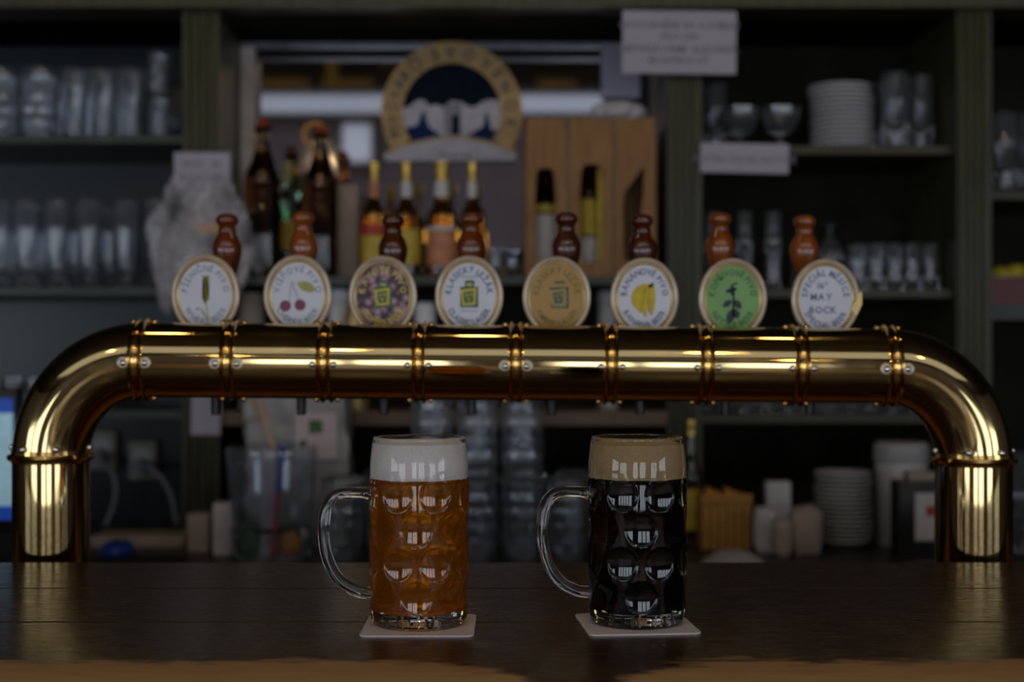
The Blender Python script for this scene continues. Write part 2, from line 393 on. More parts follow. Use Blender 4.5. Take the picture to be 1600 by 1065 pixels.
ORD = ['first', 'second', 'third', 'fourth', 'fifth', 'sixth', 'seventh', 'eighth', 'ninth', 'tenth', 'eleventh', 'twelfth', 'thirteenth', 'fourteenth', 'fifteenth', 'sixteenth', 'seventeenth']

def catmull(pts, k=6):
    pts = [Vector(p) for p in pts]; out = []
    q = [pts[0] * 2 - pts[1]] + pts + [pts[-1] * 2 - pts[-2]]
    for i in range(1, len(q) - 2):
        a, b, c, d = q[i - 1:i + 3]
        for j in range(k):
            t = j / k
            out.append(0.5 * ((2 * b) + (c - a) * t + (2 * a - 5 * b + 4 * c - d) * t * t + (3 * b - a - 3 * c + d) * t ** 3))
    out.append(pts[-1]); return out

# ------------------------------------------------------------------ lettering
GL = {}
def glyph(ch):
    if ch in GL: return GL[ch]
    cu = bpy.data.curves.new('glyph', 'FONT'); cu.body = ch; cu.size = 1.0; cu.resolution_u = 2; cu.offset = 0.03
    ob = bpy.data.objects.new('glyph', cu)
    me = bpy.data.meshes.new_from_object(ob)
    vs = [(v.co.x, v.co.y) for v in me.vertices]; fs = [tuple(p.vertices) for p in me.polygons]
    bpy.data.objects.remove(ob); bpy.data.curves.remove(cu); bpy.data.meshes.remove(me)
    if vs:
        x0 = min(v[0] for v in vs); x1 = max(v[0] for v in vs)
        vs = [(x - x0, y) for x, y in vs]; wd = x1 - x0
    else: wd = 0.28
    GL[ch] = (vs, fs, wd); return GL[ch]
def text_line(mb, txt, cx, z, h, y, cond=1.0):
    """one centred line in the xz plane facing -Y; z is the baseline, h the cap height"""
    k = h / 0.72; ws = [glyph(c)[2] for c in txt]; tot = (sum(ws) + 0.10 * (len(txt) - 1)) * k * cond
    x = cx - tot / 2
    for c, wd in zip(txt, ws):
        vs, fs, _ = glyph(c)
        mb.add([(x + a * k * cond, y, z + b * k) for a, b in vs], fs); x += (wd + 0.10) * k * cond
def text_arc(mb, txt, cx, cz, a, b, t0, t1, h, y, inner=False, cond=0.8):
    """letters spread along an ellipse; inner: tops point to the centre"""
    k = h / 0.72; n = len(txt)
    ws = [max(glyph(c)[2], 0.22) + 0.08 for c in txt]; tot = sum(ws); acc = 0
    for c, wd in zip(txt, ws):
        t = t0 + (t1 - t0) * (acc + wd / 2) / tot; acc += wd
        vs, fs, gw = glyph(c)
        px, pz = cx + a * cos(t), cz + b * sin(t)
        nx, nz = cos(t) / a, sin(t) / b; l = hypot(nx, nz); nx /= l; nz /= l
        up = (-nx, -nz) if inner else (nx, nz); rt = (up[1], -up[0])
        pts = []
        for (u, v) in vs:
            u = (u - gw / 2) * k * cond; v = (v - 0.36) * k
            pts.append((px + rt[0] * u + up[0] * v, y, pz + rt[1] * u + up[1] * v))
        mb.add(pts, fs)

# ================================================================== the room
def struct(name, a, b, m):
    o = MB().box(a, b).build(name, m, smooth=0); o['kind'] = 'structure'; return o
XL, XR, YB, ZT = -8.0, 8.0, 3.50, 4.2
struct('floor', (XL - .1, YW - .1, -0.1), (XR + .1, YB + .1, 0), 'floor')
struct('ceiling', (XL - .1, YW - .1, ZT), (XR + .1, YB + .1, ZT + .1), 'ceil_dark')
struct('wall_back', (XL - .1, YB, 0), (XR + .1, YB + .1, ZT), 'olive_dark')
struct('wall_front', (XL - .1, YW - .1, 0), (XR + .1, YW, ZT), 'wall_cream')
struct('wall_left', (XL - .1, YW, 0), (XL, YB, ZT), 'wall_cream')
struct('wall_right', (XR, YW, 0), (XR + .1, YB, ZT), 'wall_cream')
for i, (a, b, c, d, L) in enumerate(WINDOWS):
    f = MB(); t = 0.05; y0, y1 = YW, YW + 0.16
    f.box((a - t, y0, c - t), (a, y1, d + t)); f.box((b, y0, c - t), (b + t, y1, d + t))
    f.box((a, y0, d), (b, y1, d + t)); f.box((a, y0, c - t), (b, y1, c))
    if i < 4:
        n = max(2, round((b - a) / .62))
        for q in range(1, n):
            xm = a + (b - a) * q / n; f.box((xm - .05, y0, c), (xm + .05, y1, d))
    o = f.build('window_%d' % (i + 1), 'wainscot', smooth=0); o['kind'] = 'structure'
for k, sx in enumerate((-1, 1)):
    for (a, b, c, d) in SIDE:
        f = MB(); t = 0.05; xa_, xb_ = sorted((sx * 8.0, sx * 7.84))
        f.box((xa_, a - t, c - t), (xb_, a, d + t)); f.box((xa_, b, c - t), (xb_, b + t, d + t))
        f.box((xa_, a, d), (xb_, b, d + t)); f.box((xa_, a, c - t), (xb_, b, c))
        for q in range(1, 5): f.box((xa_, a + (b - a) * q / 5 - .05, c), (xb_, a + (b - a) * q / 5 + .05, d))
        o = f.build('window_%d' % (7 + k), 'wainscot', smooth=0); o['kind'] = 'structure'
# ochre mouldings on the dark boards above the windows, seen in the mirror
for i, (a, b) in enumerate([((-2.31, 3.70), (-1.84, 3.77)), ((-1.72, 3.70), (-1.26, 3.77)), ((-1.68, 3.77), (-1.59, 4.08)), ((-1.17, 3.93), (-1.10, 4.08)), ((.23, 3.70), (.58, 3.76))]):
    struct('trim_%d' % (i + 1), (a[0], YW + .03, a[1]), (b[0], YW + .10, b[1]), 'ochre')
struct('trim_6', (-4.6, YW, 3.645), (4.6, YW + .02, ZT), 'ceil_dark')
for n, a, b in [('baseboard_left', (XL, YW, 0), (XL + .03, YB, .9)), ('baseboard_right', (XR - .03, YW, 0), (XR, YB, .9))]:
    struct(n, a, b, 'wainscot')

# ================================================================== bar counter
BT = 1.10
bar = thing('bar_counter', 'long dark varnished wooden bar counter with a worn bare front edge', 'bar counter', (0, 0.965, 0))
def plank(y0, y1, m, lab=None, round_front=False):
    mb = MB(); x0, x1 = -2.2, 2.2; n = 44; g = 0.0012; zb = BT - 0.045
    if round_front:
        prof = [(y0 + .02, zb), (y0 + .006, zb + .006), (y0, zb + .02), (y0 + .002, zb + .032), (y0 + .010, BT - .004), (y0 + .028, BT - .0006), (y0 + .05, BT), (y1 - g - .0015, BT), (y1 - g, BT - .002), (y1 - g, zb)]
    else:
        prof = [(y0 + g, zb), (y0 + g, BT - .002), (y0 + g + .0015, BT), (y1 - g - .0015, BT), (y1 - g, BT - .002), (y1 - g, zb)]
    k = len(prof); v = []; f = []
    for i in range(n + 1):
        x = x0 + (x1 - x0) * i / n
        v += [(x, y, z) for y, z in prof]
    for i in range(n):
        for j in range(k):
            a = i * k + j; b = i * k + (j + 1) % k
            f.append((a, b, b + k, a + k))
    f += [tuple(range(k)), tuple(reversed(range(n * k, n * k + k)))]
    mb.add(v, f).build('plank', m, bar, lab, smooth=25)
plank(0.965, 1.198, 'bar_wood_worn', 'front plank with varnish worn off its edge', True)
plank(1.198, 1.366, 'bar_wood'); plank(1.366, 1.533, 'bar_wood')
MB().box((-2.15, 1.03, 0), (2.15, 1.50, BT - .046)).build('bar_front', 'wainscot', bar, smooth=0)
tag(MB().box((-2.15, 1.5005, 0), (2.15, 1.95, 0.93)).build('service_counter', 'ledge_wood', smooth=0), 'low reddish wooden service counter behind the bar that carries the brass tower', 'counter')

# ================================================================== brass tap tower
TD = 1.60
tower = thing('beer_tap_tower', 'polished brass arch tap tower with eight oval badges, standing behind the bar', 'beer tap', (0, TD, 0.93))
R = 0.0426
xl, xr = X(80, TD), X(1521, TD)
zl, zr = Z(562, TD), Z(571.5, TD)
xa, xb = X(225, TD), X(1386, TD)
fl, fr = Z(713, TD), Z(718, TD)
for x, zf, nm in [(xl, fl, 'left column'), (xr, fr, 'right column')]:
    MB().lathe([(0, .93), (R + .012, .93), (R + .012, .938), (R, .946), (R, zf + .001), (0, zf + .001)], 64, (x, TD, 0)).build('column', 'brass', tower)
    pr = [(R - .001, -.006), (R + .0008, -.006), (R + .0012, -.0035), (R + .0045, -.003), (R + .0058, 0), (R + .0045, .003), (R + .0012, .0035), (R + .0008, .008), (R - .001, .008)]
    fo = MB().lathe(pr, 64, (x, TD, zf)).build('column_flange', 'brass_ring', tower)
    for ang in (-115, -65, 0, 60, 120, 180):
        a = radians(ang)
        MB().ell((x + cos(a) * (R + .001), TD + sin(a) * (R + .001), zf + .0105), (.0042, .0042, .0042), 12, 8).build('screw', 'steel', fo)
def elbow(cx, cz, x0, z0, x1, z1):
    """quarter bend from the column top (x0,z0) to the pipe end (x1,z1)"""
    n = 28; pts = []
    for i in range(n + 1):
        t = (pi / 2) * i / n
        pts.append((x1 + (x0 - x1) * cos(t), TD, z0 + (z1 - z0) * sin(t)))
    MB().tube(pts, R, seg=64, caps=False).build('elbow', 'brass', tower)
elbow(0, 0, xl, fl, xa, zl); elbow(0, 0, xr, fr, xb, zr)
RX = [X(p, TD) for p in (225, 365, 512, 657, 806, 952, 1098, 1243, 1386)]
def pz(x): return zl + (zr - zl) * (x - xa) / (xb - xa)
tilt = math.atan2(zr - zl, xb - xa)
for a, b in zip(RX, RX[1:]):
    MB().tube([(a, TD, pz(a)), (b, TD, pz(b))], R, seg=64, caps=False).build('pipe_segment', 'brass', tower)
half = [(-.0085, R - .001), (-.0085, R + .0008), (-.0072, R + .0012), (-.0064, R + .0034), (-.0050, R + .0046), (-.0036, R + .0036), (-.0026, R + .0016), (-.0012, R + .0012)]
prof = half + [(-a, r) for a, r in reversed(half)]
ring_me = MB().lathe([(r, h) for h, r in prof], 72, axis='X').mesh('joint_ring', 'brass_ring')
scr = MB().ell((0, 0, 0), (.0037, .0032, .0037), 14, 8).mesh('screw', 'steel')
scr_b = MB().ell((0, 0, 0), (.0034, .0034, .0030), 12, 8).mesh('screw', 'brass_ring')
was_b = MB().lathe([(0, 0), (.0062, 0), (.0062, -.0008), (.0045, -.0014), (0, -.0014)], 20, axis='Y').mesh('washer', 'brass_satin')
for k, x in enumerate(RX):
    rg = bpy.data.objects.new('joint_ring', ring_me); COL.objects.link(rg); rg.parent = tower
    rg.location = (x, 0, pz(x) - .93); rg.rotation_euler = (0, -tilt, 0)
    for ang in (184, 90, 270):
        for sgn in (-1, 1):
            a = radians(ang)
            o = bpy.data.objects.new('screw', scr if ang == 184 else scr_b); COL.objects.link(o); o.parent = rg
            o.location = (sgn * .0118, (R + .0008) * cos(a), (R + .0008) * sin(a))
            if ang == 184 and k in (0, 1, 4, 8):
                wo = bpy.data.objects.new('washer', was_b); COL.objects.link(wo); wo.parent = rg
                wo.location = (sgn * .0125, -R + .0001, -.0026)

# badges
MED = [(321, 397), (465, 398), (598, 399), (733, 399), (870, 400), (1007, 402), (1145, 403), (1290, 404)]
MDD = 1.665
A, B = 0.0405, 0.0478
def ering(mb, prof, c, n=72):
    rows = []
    for (s, y) in prof:
        row = []
        for i in range(n):
            t = 2 * pi * i / n
            mb.v.append((c[0] + (A - s) * cos(t), c[1] + y, c[2] + (B - s) * sin(t))); row.append(len(mb.v) - 1)
        rows.append(row)
    for a, b in zip(rows, rows[1:]):
        for i in range(n):
            j = (i + 1) % n; mb.f.append((a[i], a[j], b[j], b[i]))
def edisc(s, n=72):
    return [((A - s) * cos(2 * pi * i / n), (B - s) * sin(2 * pi * i / n)) for i in range(n)]
def shift(poly, c): return [(x + c[0], z + c[2]) for x, z in poly]
def leaf(x0, z0, x1, z1, wd, n=10):
    dx, dz = x1 - x0, z1 - z0; l = hypot(dx, dz); nx, nz = -dz / l, dx / l; up = []; dn = []
    for i in range(n + 1):
        t = i / n; hw = wd * sin(pi * t) ** 0.8 if 0 < t < 1 else 0
        x, z = x0 + dx * t, z0 + dz * t
        up.append((x + nx * hw, z + nz * hw)); dn.append((x - nx * hw, z - nz * hw))
    return up + dn[-2:0:-1]
def disc2(cx, cz, r, n=18, rz=None): return [(cx + r * cos(2 * pi * i / n), cz + (rz or r) * sin(2 * pi * i / n)) for i in range(n)]
def bar2(x0, z0, x1, z1, w_):
    dx, dz = x1 - x0, z1 - z0; l = hypot(dx, dz); nx, nz = -dz / l * w_ / 2, dx / l * w_ / 2
    return [(x0 + nx, z0 + nz), (x1 + nx, z1 + nz), (x1 - nx, z1 - nz), (x0 - nx, z0 - nz)]
mm = 0.001
def flat(parent, c, polys, m, y, name='emblem'):
    mb = MB()
    for p in polys: mb.prism(shift(p, c), c[1] + y, c[1] + y + 0.0003)
    return mb.build(name, m, parent, smooth=0)
def pot(parent, c, ox, green, yellow, filled=True):
    """square flask with a lid and a tilted yellow label with scrolls"""
    s = mm
    if filled:
        flat(parent, c, [[(x * s + ox, z * s) for x, z in ((-10.5, -13.5), (10.8, -13.5), (10.8, 11), (-10.5, 11))],
                         [(x * s + ox, z * s) for x, z in ((-5, 11), (6, 11), (6, 14.5), (7, 16), (5, 18.6), (-3, 18.6), (-6, 16), (-5, 14.5))]], green, -.0003)
    else:
        g = [(-9, -13.5, 11.5, -11.5), (9, -13, 11.5, 11.5), (-11, 8, 11, 11), (-5, 15.5, 6.5, 18.5), (-9.5, -12, -7.5, -8)]
        flat(parent, c, [[(a * s + ox, b * s), (d * s + ox, b * s), (d * s + ox, e * s), (a * s + ox, e * s)] for a, b, d, e in g], green, -.0003)
    flat(parent, c, [[(x * s + ox, z * s) for x, z in ((-8, -11.5), (7.6, -10.5), (8.6, 9.8), (-10.4, 7.0))], [(x * s + ox, z * s) for x, z in ((-3, 12), (4, 12), (4, 15), (-3, 15))]], yellow, -.0006)
    flat(parent, c, [[(x * s + ox, z * s) for x, z in ((-5.2, -8.5), (4.6, -7.5), (5.4, 6.4), (-7.0, 4.6))]], green, -.0009)
    sc = []
    for (x, z, r) in ((-2.6, 1.2, 2.4), (2.4, 2.0, 2.3), (-0.4, -3.8, 2.4)):
        sc += [[(p * s + ox, q * s) for p, q in bar2(x - r, z + r * .6, x + r * .7, z - r * .7, 1.1)], [(p * s + ox, q * s) for p, q in bar2(x - r * .2, z - r, x + r * .8, z + r * .9, 1.0)]]
    flat(parent, c, sc, yellow, -.0012)
BADGE = [
    ('white_print', 'ink_grey', 'PŠENIČNÉ PIVO', 'WHEAT BEER', 'white oval badge with a yellow wheat ear'),
    ('white_print', 'ink_grey', 'VIŠŇOVÉ PIVO', 'CHERRY BEER', 'white oval badge with two cherries'),
    ('coffee_print', 'ink_yellow', 'KÁVOVÉ PIVO', 'COFFEE BEER', 'oval badge covered in printed coffee beans with yellow letters'),
    ('white_print', 'ink_blue', 'KLASICKÝ LEŽÁK', 'CLASSIC LAGER', 'white oval badge with a green and yellow flask'),
    ('amber_print', 'ink_brown', 'KLASICKÝ LEŽÁK', 'AMBER LAGER', 'amber oval badge with a green outlined flask'),
    ('white_print', 'ink_blue', 'BANÁNOVÉ PIVO', 'BANANA BEER', 'white oval badge with a bunch of bananas'),
    ('green_print', 'ink_dkgreen', 'KOPŘIVOVÉ PIVO', 'NETTLE BEER', 'green oval badge with a dark nettle sprig'),
    ('white_print', 'ink_blue', 'SPECIÁL MĚSÍCE', 'SPECIAL BEER', 'white oval badge with hand printed lettering only')]
for k, ((px, py), (fm, im, t1, t2, lab)) in enumerate(zip(MED, BADGE)):
    c = (X(px, MDD), MDD, Z(py, MDD) - B)
    mb = MB(); ering(mb, [(.0062, .006), (.001, .006), (0, .003), (.0004, -.0012), (.0022, -.0024), (.0046, -.0016), (.0054, .0003), (.0062, .0003)], c)
    rim = mb.build('badge', 'brass_satin', tower, lab)
    mb = MB(); ering(mb, [(.0052, .001), (.0058, .0002), (.0070, .0002), (.0070, .001)], c); mb.build('groove', 'brass_dark', rim)
    mb = MB(); ering(mb, [(.0068, .001), (.0069, -.0008), (.0080, -.0012), (.0089, -.0006), (.0092, .001)], c); mb.build('inner_lip', 'brass_gold', rim)
    MB().prism(shift(edisc(.0085), c), MDD + .0002, MDD + .005).build('badge_face', fm, rim, smooth=0)
    mb = MB(); y = MDD - .0002
    a_, b_ = A - .0153, B - .0165
    text_arc(mb, t1, c[0], c[2], a_, b_, radians(177), radians(3), .0074, y, cond=0.9)
    text_arc(mb, t2, c[0], c[2], a_, b_, radians(208), radians(332), .0070, y, inner=True, cond=0.9)
    if k == 7:
        text_line(mb, '16°', c[0] - .0035, c[2] + .0125, .0072, y); text_line(mb, 'MAY', c[0] - .005, c[2] - .001, .0078, y); text_line(mb, 'BOCK', c[0] - .003, c[2] - .0165, .0078, y)
    mb.build('lettering', im, rim, smooth=0)
    if k == 0:
        g = [leaf(-.0005 + i * 0, -.012, .0005, .024, .0040)]
        for i in range(7):
            z = -.008 + i * .0042
            g += [leaf(0, z, -.0042, z + .0058, .0013, 6), leaf(.0006, z, .0048, z + .0058, .0013, 6)]
        flat(rim, c, g, 'ink_olive', -.0003)
        flat(rim, c, [bar2(.001, -.010, .003, -.030, .0012), leaf(.002, -.028, -.006, -.016, .0014), leaf(-.006, -.0155, -.013, -.018, .0012)], 'ink_leaf', -.0003, 'leaf')
    if k == 1:
        flat(rim, c, [disc2(-.0145, -.0125, .0066), disc2(.0030, -.0115, .0066)], 'ink_cherry', -.0003)
        flat(rim, c, [bar2(-.0100, -.008, -.0075, .016, .0009), bar2(.0015, -.006, -.0035, .008, .0009), bar2(-.0065, .014, -.0035, .0135, .0008), bar2(-.0045, .006, -.006, .016, .0009)], 'ink_grey', -.0003, 'stalk')
        flat(rim, c, [leaf(-.001, .015, .022, .0055, .0060)], 'ink_leaf', -.0003, 'leaf')
    if k == 2: pot(rim, c, 0, 'ink_green', 'ink_yellow')
    if k == 3:
        pot(rim, c, 0, 'ink_green', 'ink_yellow')
        flat(rim, c, [bar2(-.010, .0225, .010, .0225, .0016)], 'ink_grey', -.0003, 'printed_rule'); flat(rim, c, [bar2(-.010, -.0175, .010, -.0175, .0012)], 'ink_grey', -.0003, 'printed_rule')
    if k == 4: pot(rim, c, .0025, 'ink_green', 'amber_print', False)
    if k == 5:
        s = mm
        def banana(x, z0, z1, w1, bend):
            up = []; dn = []
            for i in range(13):
                t = i / 12; hw = w1 * (0.35 + 0.65 * sin(pi * min(1, t * 1.15 + .02)) ** .6) * (1 if t < .93 else .4)
                xx = x + bend * (1 - (2 * t - 1) ** 2); zz = z0 + (z1 - z0) * t
                up.append((xx - hw, zz)); dn.append((xx + hw, zz))
            return up + dn[::-1]
        flat(rim, c, [banana(-.0045, .015, -.018, .0055, -.006)], 'ink_banana', -.0003)
        flat(rim, c, [banana(.0015, .0155, -.023, .0052, -.0035)], 'ink_banana', -.0006)
        flat(rim, c, [banana(.0080, .016, -.021, .0052, -.0005)], 'ink_banana', -.0009)
        flat(rim, c, [disc2(.0095, .0165, .0018), bar2(.001, .013, -.004, -.016, .0005), bar2(.0055, .013, .0045, -.018, .0005)], 'ink_brown', -.0012, 'stalk')
        flat(rim, c, [[(-.006, .012), (.0095, .012), (.0105, .0165), (-.003, .0165)]], 'ink_banana', -.0009)
    if k == 6:
        L = [(0, .010, -.009, .008, .0025), (0, .012, .005, .010, .002), (-.001, .017, .006, .018, .0012), (0, .002, -.001, .017, .0030), (-.001, -.002, -.012, -.010, .0036), (.001, -.002, .010, -.012, .0042), (0, -.012, -.005, -.030, .0050), (.002, -.012, .006, -.024, .0042), (0, -.024, .0015, .012, .0014)]
        flat(rim, c, [leaf(a, b, d, e, f) for a, b, d, e, f in L], 'ink_nettle', -.0003)
    if k == 7:
        # the clear cover of the last badge is chipped and stuck with tape
        t = flat(rim, c, [[(.029, -.012), (.038, .004), (.0405, .010), (.0425, .008), (.0425, -.006), (.036, -.020)]], 'brass_gold', -.0026, 'tape_patch')
        t['label'] = 'shiny tape on the chipped right edge'
    # bracket from the pipe to the badge
    MB().tube([(c[0], TD + .039, pz(c[0]) + .010), (c[0], MDD + .010, pz(c[0]) + .016), (c[0], MDD + .0115, c[2] - .01)], .005, seg=12).build('bracket', 'brass', tower)

# taps: faucet, black spout and turned wooden handle
HND = [(355, 333, 'mid'), (474, 330, 'light'), (614, 334, 'dark'), (736, 331, 'mid'), (885, 331, 'dark'), (1003, 334, 'dark'), (1125, 331, 'light'), (1257, 335, 'light')]
SPT = [337, 471, 600, 737, 862, 1000, 1133, 1265]
HD, SD = 1.77, 1.72
hp = [(0, 0), (1.2, 9), (4, 14.5), (8, 17.3), (12, 17.8), (16, 16.8), (19.5, 13.6), (22, 12.6), (24.5, 13.8), (28, 14.2), (31, 13.4), (34, 15), (40, 18.6), (47, 21.6), (54, 22.8), (61, 22.6), (70, 21), (82, 17.6), (95, 14), (110, 10.5), (126, 8), (150, 6.5), (172, 6)]
u = HD / F
for k, ((px, py, wd), sp) in enumerate(zip(HND, SPT)):
    x, z0 = X(px, HD), Z(py, HD)
    sx = X(sp, SD); zs = 1.305
    MB().lathe([(r * u, -d * u) for d, r in hp] + [(0, -172 * u)], 32, (x, HD, z0)).build('tap_handle', 'wood_' + wd, tower, {'dark': 'dark brown turned wooden handle', 'mid': 'reddish brown turned wooden handle', 'light': 'orange brown turned wooden handle'}[wd])
    fa = MB(); fa.tube([(sx, TD + R - .004, zs), (sx, SD + .012, zs)], .012, seg=16)
    fa.ell((sx, SD, zs), (.016, .018, .018), 16, 10); fa.tube([(sx, SD, zs), (x, HD, z0 - 170 * u)], .007, seg=12)
    fa.build('faucet', 'brass_ring', tower)
    bt = Z(648 + (k % 3 == 2) * -1, SD)
    MB().lathe([(0, bt), (.0045, bt), (.0056, bt + .001), (.0062, bt + .025), (.0075, zs - .012), (0, zs - .01)], 16, (sx, SD, 0)).build('spout', 'black_plastic', tower)

# ================================================================== mugs of beer and coasters
HM = 0.1567
def mug_profile(z):
    """outer radius of the mug"""
    pts = [(0, .0365), (.0015, .0388), (.004, .0402), (.0075, .0408), (.012, .0412), (.04, .0416), (.08, .0419), (.112, .0421), (.1185, .0421), (.1222, .0417), (.1250, .0412), (.1290, .0413), (.1340, .0412), (.1420, .0405), (.1500, .0395), (.1545, .0389), (.1560, .0386), (.1567, .0380)]
    for (a, ra), (b, rb) in zip(pts, pts[1:]):
        if z <= b: return ra + (rb - ra) * (z - a) / (b - a)
    return pts[-1][1]
def mug_inner(z):
    return min(mug_profile(z) - .0022 - .0024 * max(0, min(1, (.128 - z) / .014)), .0372 if z < .12 else 1)
DR, DA, DDEP = 0.0418, 0.0130, 0.0011
DIM = [(.1105, 22.5), (.0820, 0), (.0545, 22.5), (.0270, 0)]
def dimple(t, z):
    d = 0.0
    for zr_, off in DIM:
        if abs(z - zr_) > .0175: continue
        for k in range(8):
            a = radians(-90 + off + 45 * k)
            q = (t - a + pi) % (2 * pi) - pi
            if abs(q) > .5: continue
            rho = hypot(q * DR, z - zr_)
            if rho < DA + .0009:
                e = max(0.0, min(1.0, (DA + .0009 - rho) / .0018)); e = e * e * (3 - 2 * e)
                d -= e * (.0007 + DDEP * max(0.0, 1 - (rho / DA) ** 2))
    return d
def mug_glass(nt, nz, inner=None):
    mb = MB(); rows = []
    zs = [0, .0015, .004, .0075, .010] + [.012 + (.1235 - .012) * i / nz for i in range(nz + 1)] + [.1250, .1290, .1340, .1380, .1420, .1460, .1500, .1545, .1560, .1567]
    mb.v.append((0, 0, .003)); rows.append([0])
    def row(r, z, dim=False):
        ids = []
        for i in range(nt):
            t = 2 * pi * i / nt; rr = r + (dimple(t, z) * dim if dim else 0)
            mb.v.append((rr * cos(t), rr * sin(t), z)); ids.append(len(mb.v) - 1)
        rows.append(ids)
    row(.033, .0030); row(.0345, .0004)
    for z in zs: row(mug_profile(z), z, .012 <= z <= .1235)
    for z in [.1567, .1560, .1540, .150, .142, .134, .128, .1250]: row(mug_inner(z) + (.0008 if z > .1563 else 0), z)
    for i in range(nz, -1, -1):
        z = .016 + (.1225 - .016) * i / nz
        row(mug_inner(z), z, 0.85)
    row(.0362, .0150); row(.034, .0122); row(.028, .0112)
    mb.v.append((0, 0, .0112)); rows.append([len(mb.v) - 1])
    for a, b in zip(rows, rows[1:]):
        for i in range(nt):
            j = (i + 1) % nt
            if len(a) == 1: mb.f.append((a[0], b[j], b[i]))
            elif len(b) == 1: mb.f.append((a[i], a[j], b[0]))
            else: mb.f.append((a[i], a[j], b[j], b[i]))
    return mb
HPTS = [(-38.6, 108.2), (-41.8, 108.6), (-49.2, 109.4), (-62.3, 109.5), (-71.0, 107.2), (-77.4, 99), (-80.0, 86), (-80.4, 72.8), (-78.2, 57.8), (-72.2, 42.9), (-62.3, 31.8), (-51, 26.2), (-41.7, 25.1), (-38.6, 25.2)]
def mug_handle(k, seg):
    path = catmull([(x * mm, 0, z * mm) for x, z in HPTS], k); n = len(path)
    ra = [.0050 + .0022 * (max(0, 1 - i / (n * .14)) ** 1.6) + .0016 * (max(0, 1 - (n - 1 - i) / (n * .12)) ** 1.6) for i in range(n)]
    rb = [.0078 + .0020 * (max(0, 1 - i / (n * .14)) ** 1.6) for i in range(n)]
    return MB().tube(path, ra, rb, seg)
gm = mug_glass(360, 200).mesh('glass_body', 'glass', 60); hm = mug_handle(7, 24).mesh('handle', 'glass', 80)
CT = BT + 0.0016
def beer_body(nt, nz, top):
    """the drink itself, pressed against the dimpled inner wall"""
    mb = MB(); rows = []; e = .0004
    def row(r, z, dim=0):
        mb.v.extend(((r + dim * dimple(2 * pi * i / nt, z)) * cos(2 * pi * i / nt), (r + dim * dimple(2 * pi * i / nt, z)) * sin(2 * pi * i / nt), z) for i in range(nt))
        rows.append(list(range(len(mb.v) - nt, len(mb.v))))
    row(.010, .0110); row(.028, .0110); row(.034, .0120); row(.0364, .0149)
    for i in range(nz + 1):
        z = .016 + (top - .016) * i / nz; row(mug_inner(z) + e, z, .85)
    row(.010, top)
    for a, b in zip(rows, rows[1:]):
        mb.f += [(a[i], a[(i + 1) % nt], b[(i + 1) % nt], b[i]) for i in range(nt)]
    mb.f += [tuple(reversed(rows[0])), tuple(rows[-1])]
    return mb
beer_a = beer_body(240, 130, .1222).mesh('beer', 'beer_amber', 70); beer_d = beer_body(240, 130, .1222).mesh('beer', 'beer_dark', 70)
def beer_mug(name, px, D, label, beer, foam, fz, top):
    t = thing(name, label, 'beer mug', (X(px, D), D, CT))
    for n_, me in (('glass_body', gm), ('handle', hm)):
        o = bpy.data.objects.new(n_, me); COL.objects.link(o); o.parent = t
    e = .0004
    o = bpy.data.objects.new('beer', beer); COL.objects.link(o); o.parent = t
    zz = [fz + .0002, .126, .130, .134, .140, .146, top]
    pr = [(0, fz + .0002)] + [(mug_inner(z) + .0006, z) for z in zz] + [(mug_inner(top) - .0016, top + .0009), (.028, top + .0016), (.012, top + .0024), (0, top + .0022)]
    MB().lathe(pr, 96).build('foam', foam, t, world=False)
    return t
beer_mug('beer_mug', 655, 1.1857, 'dimpled glass mug of amber beer with white foam on the left coaster', beer_a, 'foam_white', .1222, .1515)
beer_mug('beer_mug', 995.5, 1.192, 'dimpled glass mug of dark beer with tan foam on the right coaster', beer_d, 'foam_tan', .1222, .1505)
def coaster(x, y, rz, label):
    s = .0462; r = .006; pts = []
    for cx, cy_, a0 in ((s - r, s - r, 0), (-s + r, s - r, 90), (-s + r, -s + r, 180), (s - r, -s + r, 270)):
        for i in range(7):
            a = radians(a0 + 15 * i); pts.append((cx + r * cos(a), cy_ + r * sin(a)))
    n = len(pts); mb = MB(); v = []
    for z, k in ((0.0001, .997), (.0004, 1), (.0012, 1), (.0015, .997)): v += [(x_ * k, y_ * k, z) for x_, y_ in pts]
    f = [tuple(reversed(range(n))), tuple(range(3 * n, 4 * n))]
    for q in range(3): f += [(q * n + i, q * n + (i + 1) % n, q * n + n + (i + 1) % n, q * n + n + i) for i in range(n)]
    o = mb.add(v, f).build('coaster', 'coaster', smooth=30); o.location = (x, y, BT); o.rotation_euler = (0, 0, radians(rz))
    tag(o, label, 'coaster')
coaster(X(656, 1.179), 1.179, 0, 'square grey cardboard coaster under the mug of amber beer')
coaster(.1045, 1.186, 5.2, 'square grey cardboard coaster turned slightly under the mug of dark beer')

# ================================================================== back bar: cabinet, shelves, mirror
BD = 3.0                         # front edge of the shelves
cab = thing('back_bar_cabinet', 'dark green painted back bar shelving with pilasters and a central mirror', 'shelf unit', (0, BD, 0.93))
def cb(a, b, m, name, lab=None, smooth=0): return MB().box(a, b).build(name, m, cab, lab, smooth)
BY = 3.34
zL1, zL2, zL3 = Z(211, BD), Z(449, BD), Z(641, BD)
zR1, zR2, zR3 = Z(228, BD), Z(452, BD), Z(648, BD)
zC1, zC2 = Z(434, BD), Z(641, BD)
zF1, zF2 = Z(299, BD), Z(487, BD)
xLp0, xLp1, xRp0, xRp1, xFp0, xFp1 = X(290, BD), X(347, BD), X(1040, BD), X(1094, BD), X(1488, BD), X(1542, BD)
XE = 2.20
ZTOP = 2.12
cb((-XE, BY, .93), (xLp0, BY + .03, ZTOP), 'bluegreen', 'back_panel', 'dark blue green back panel')
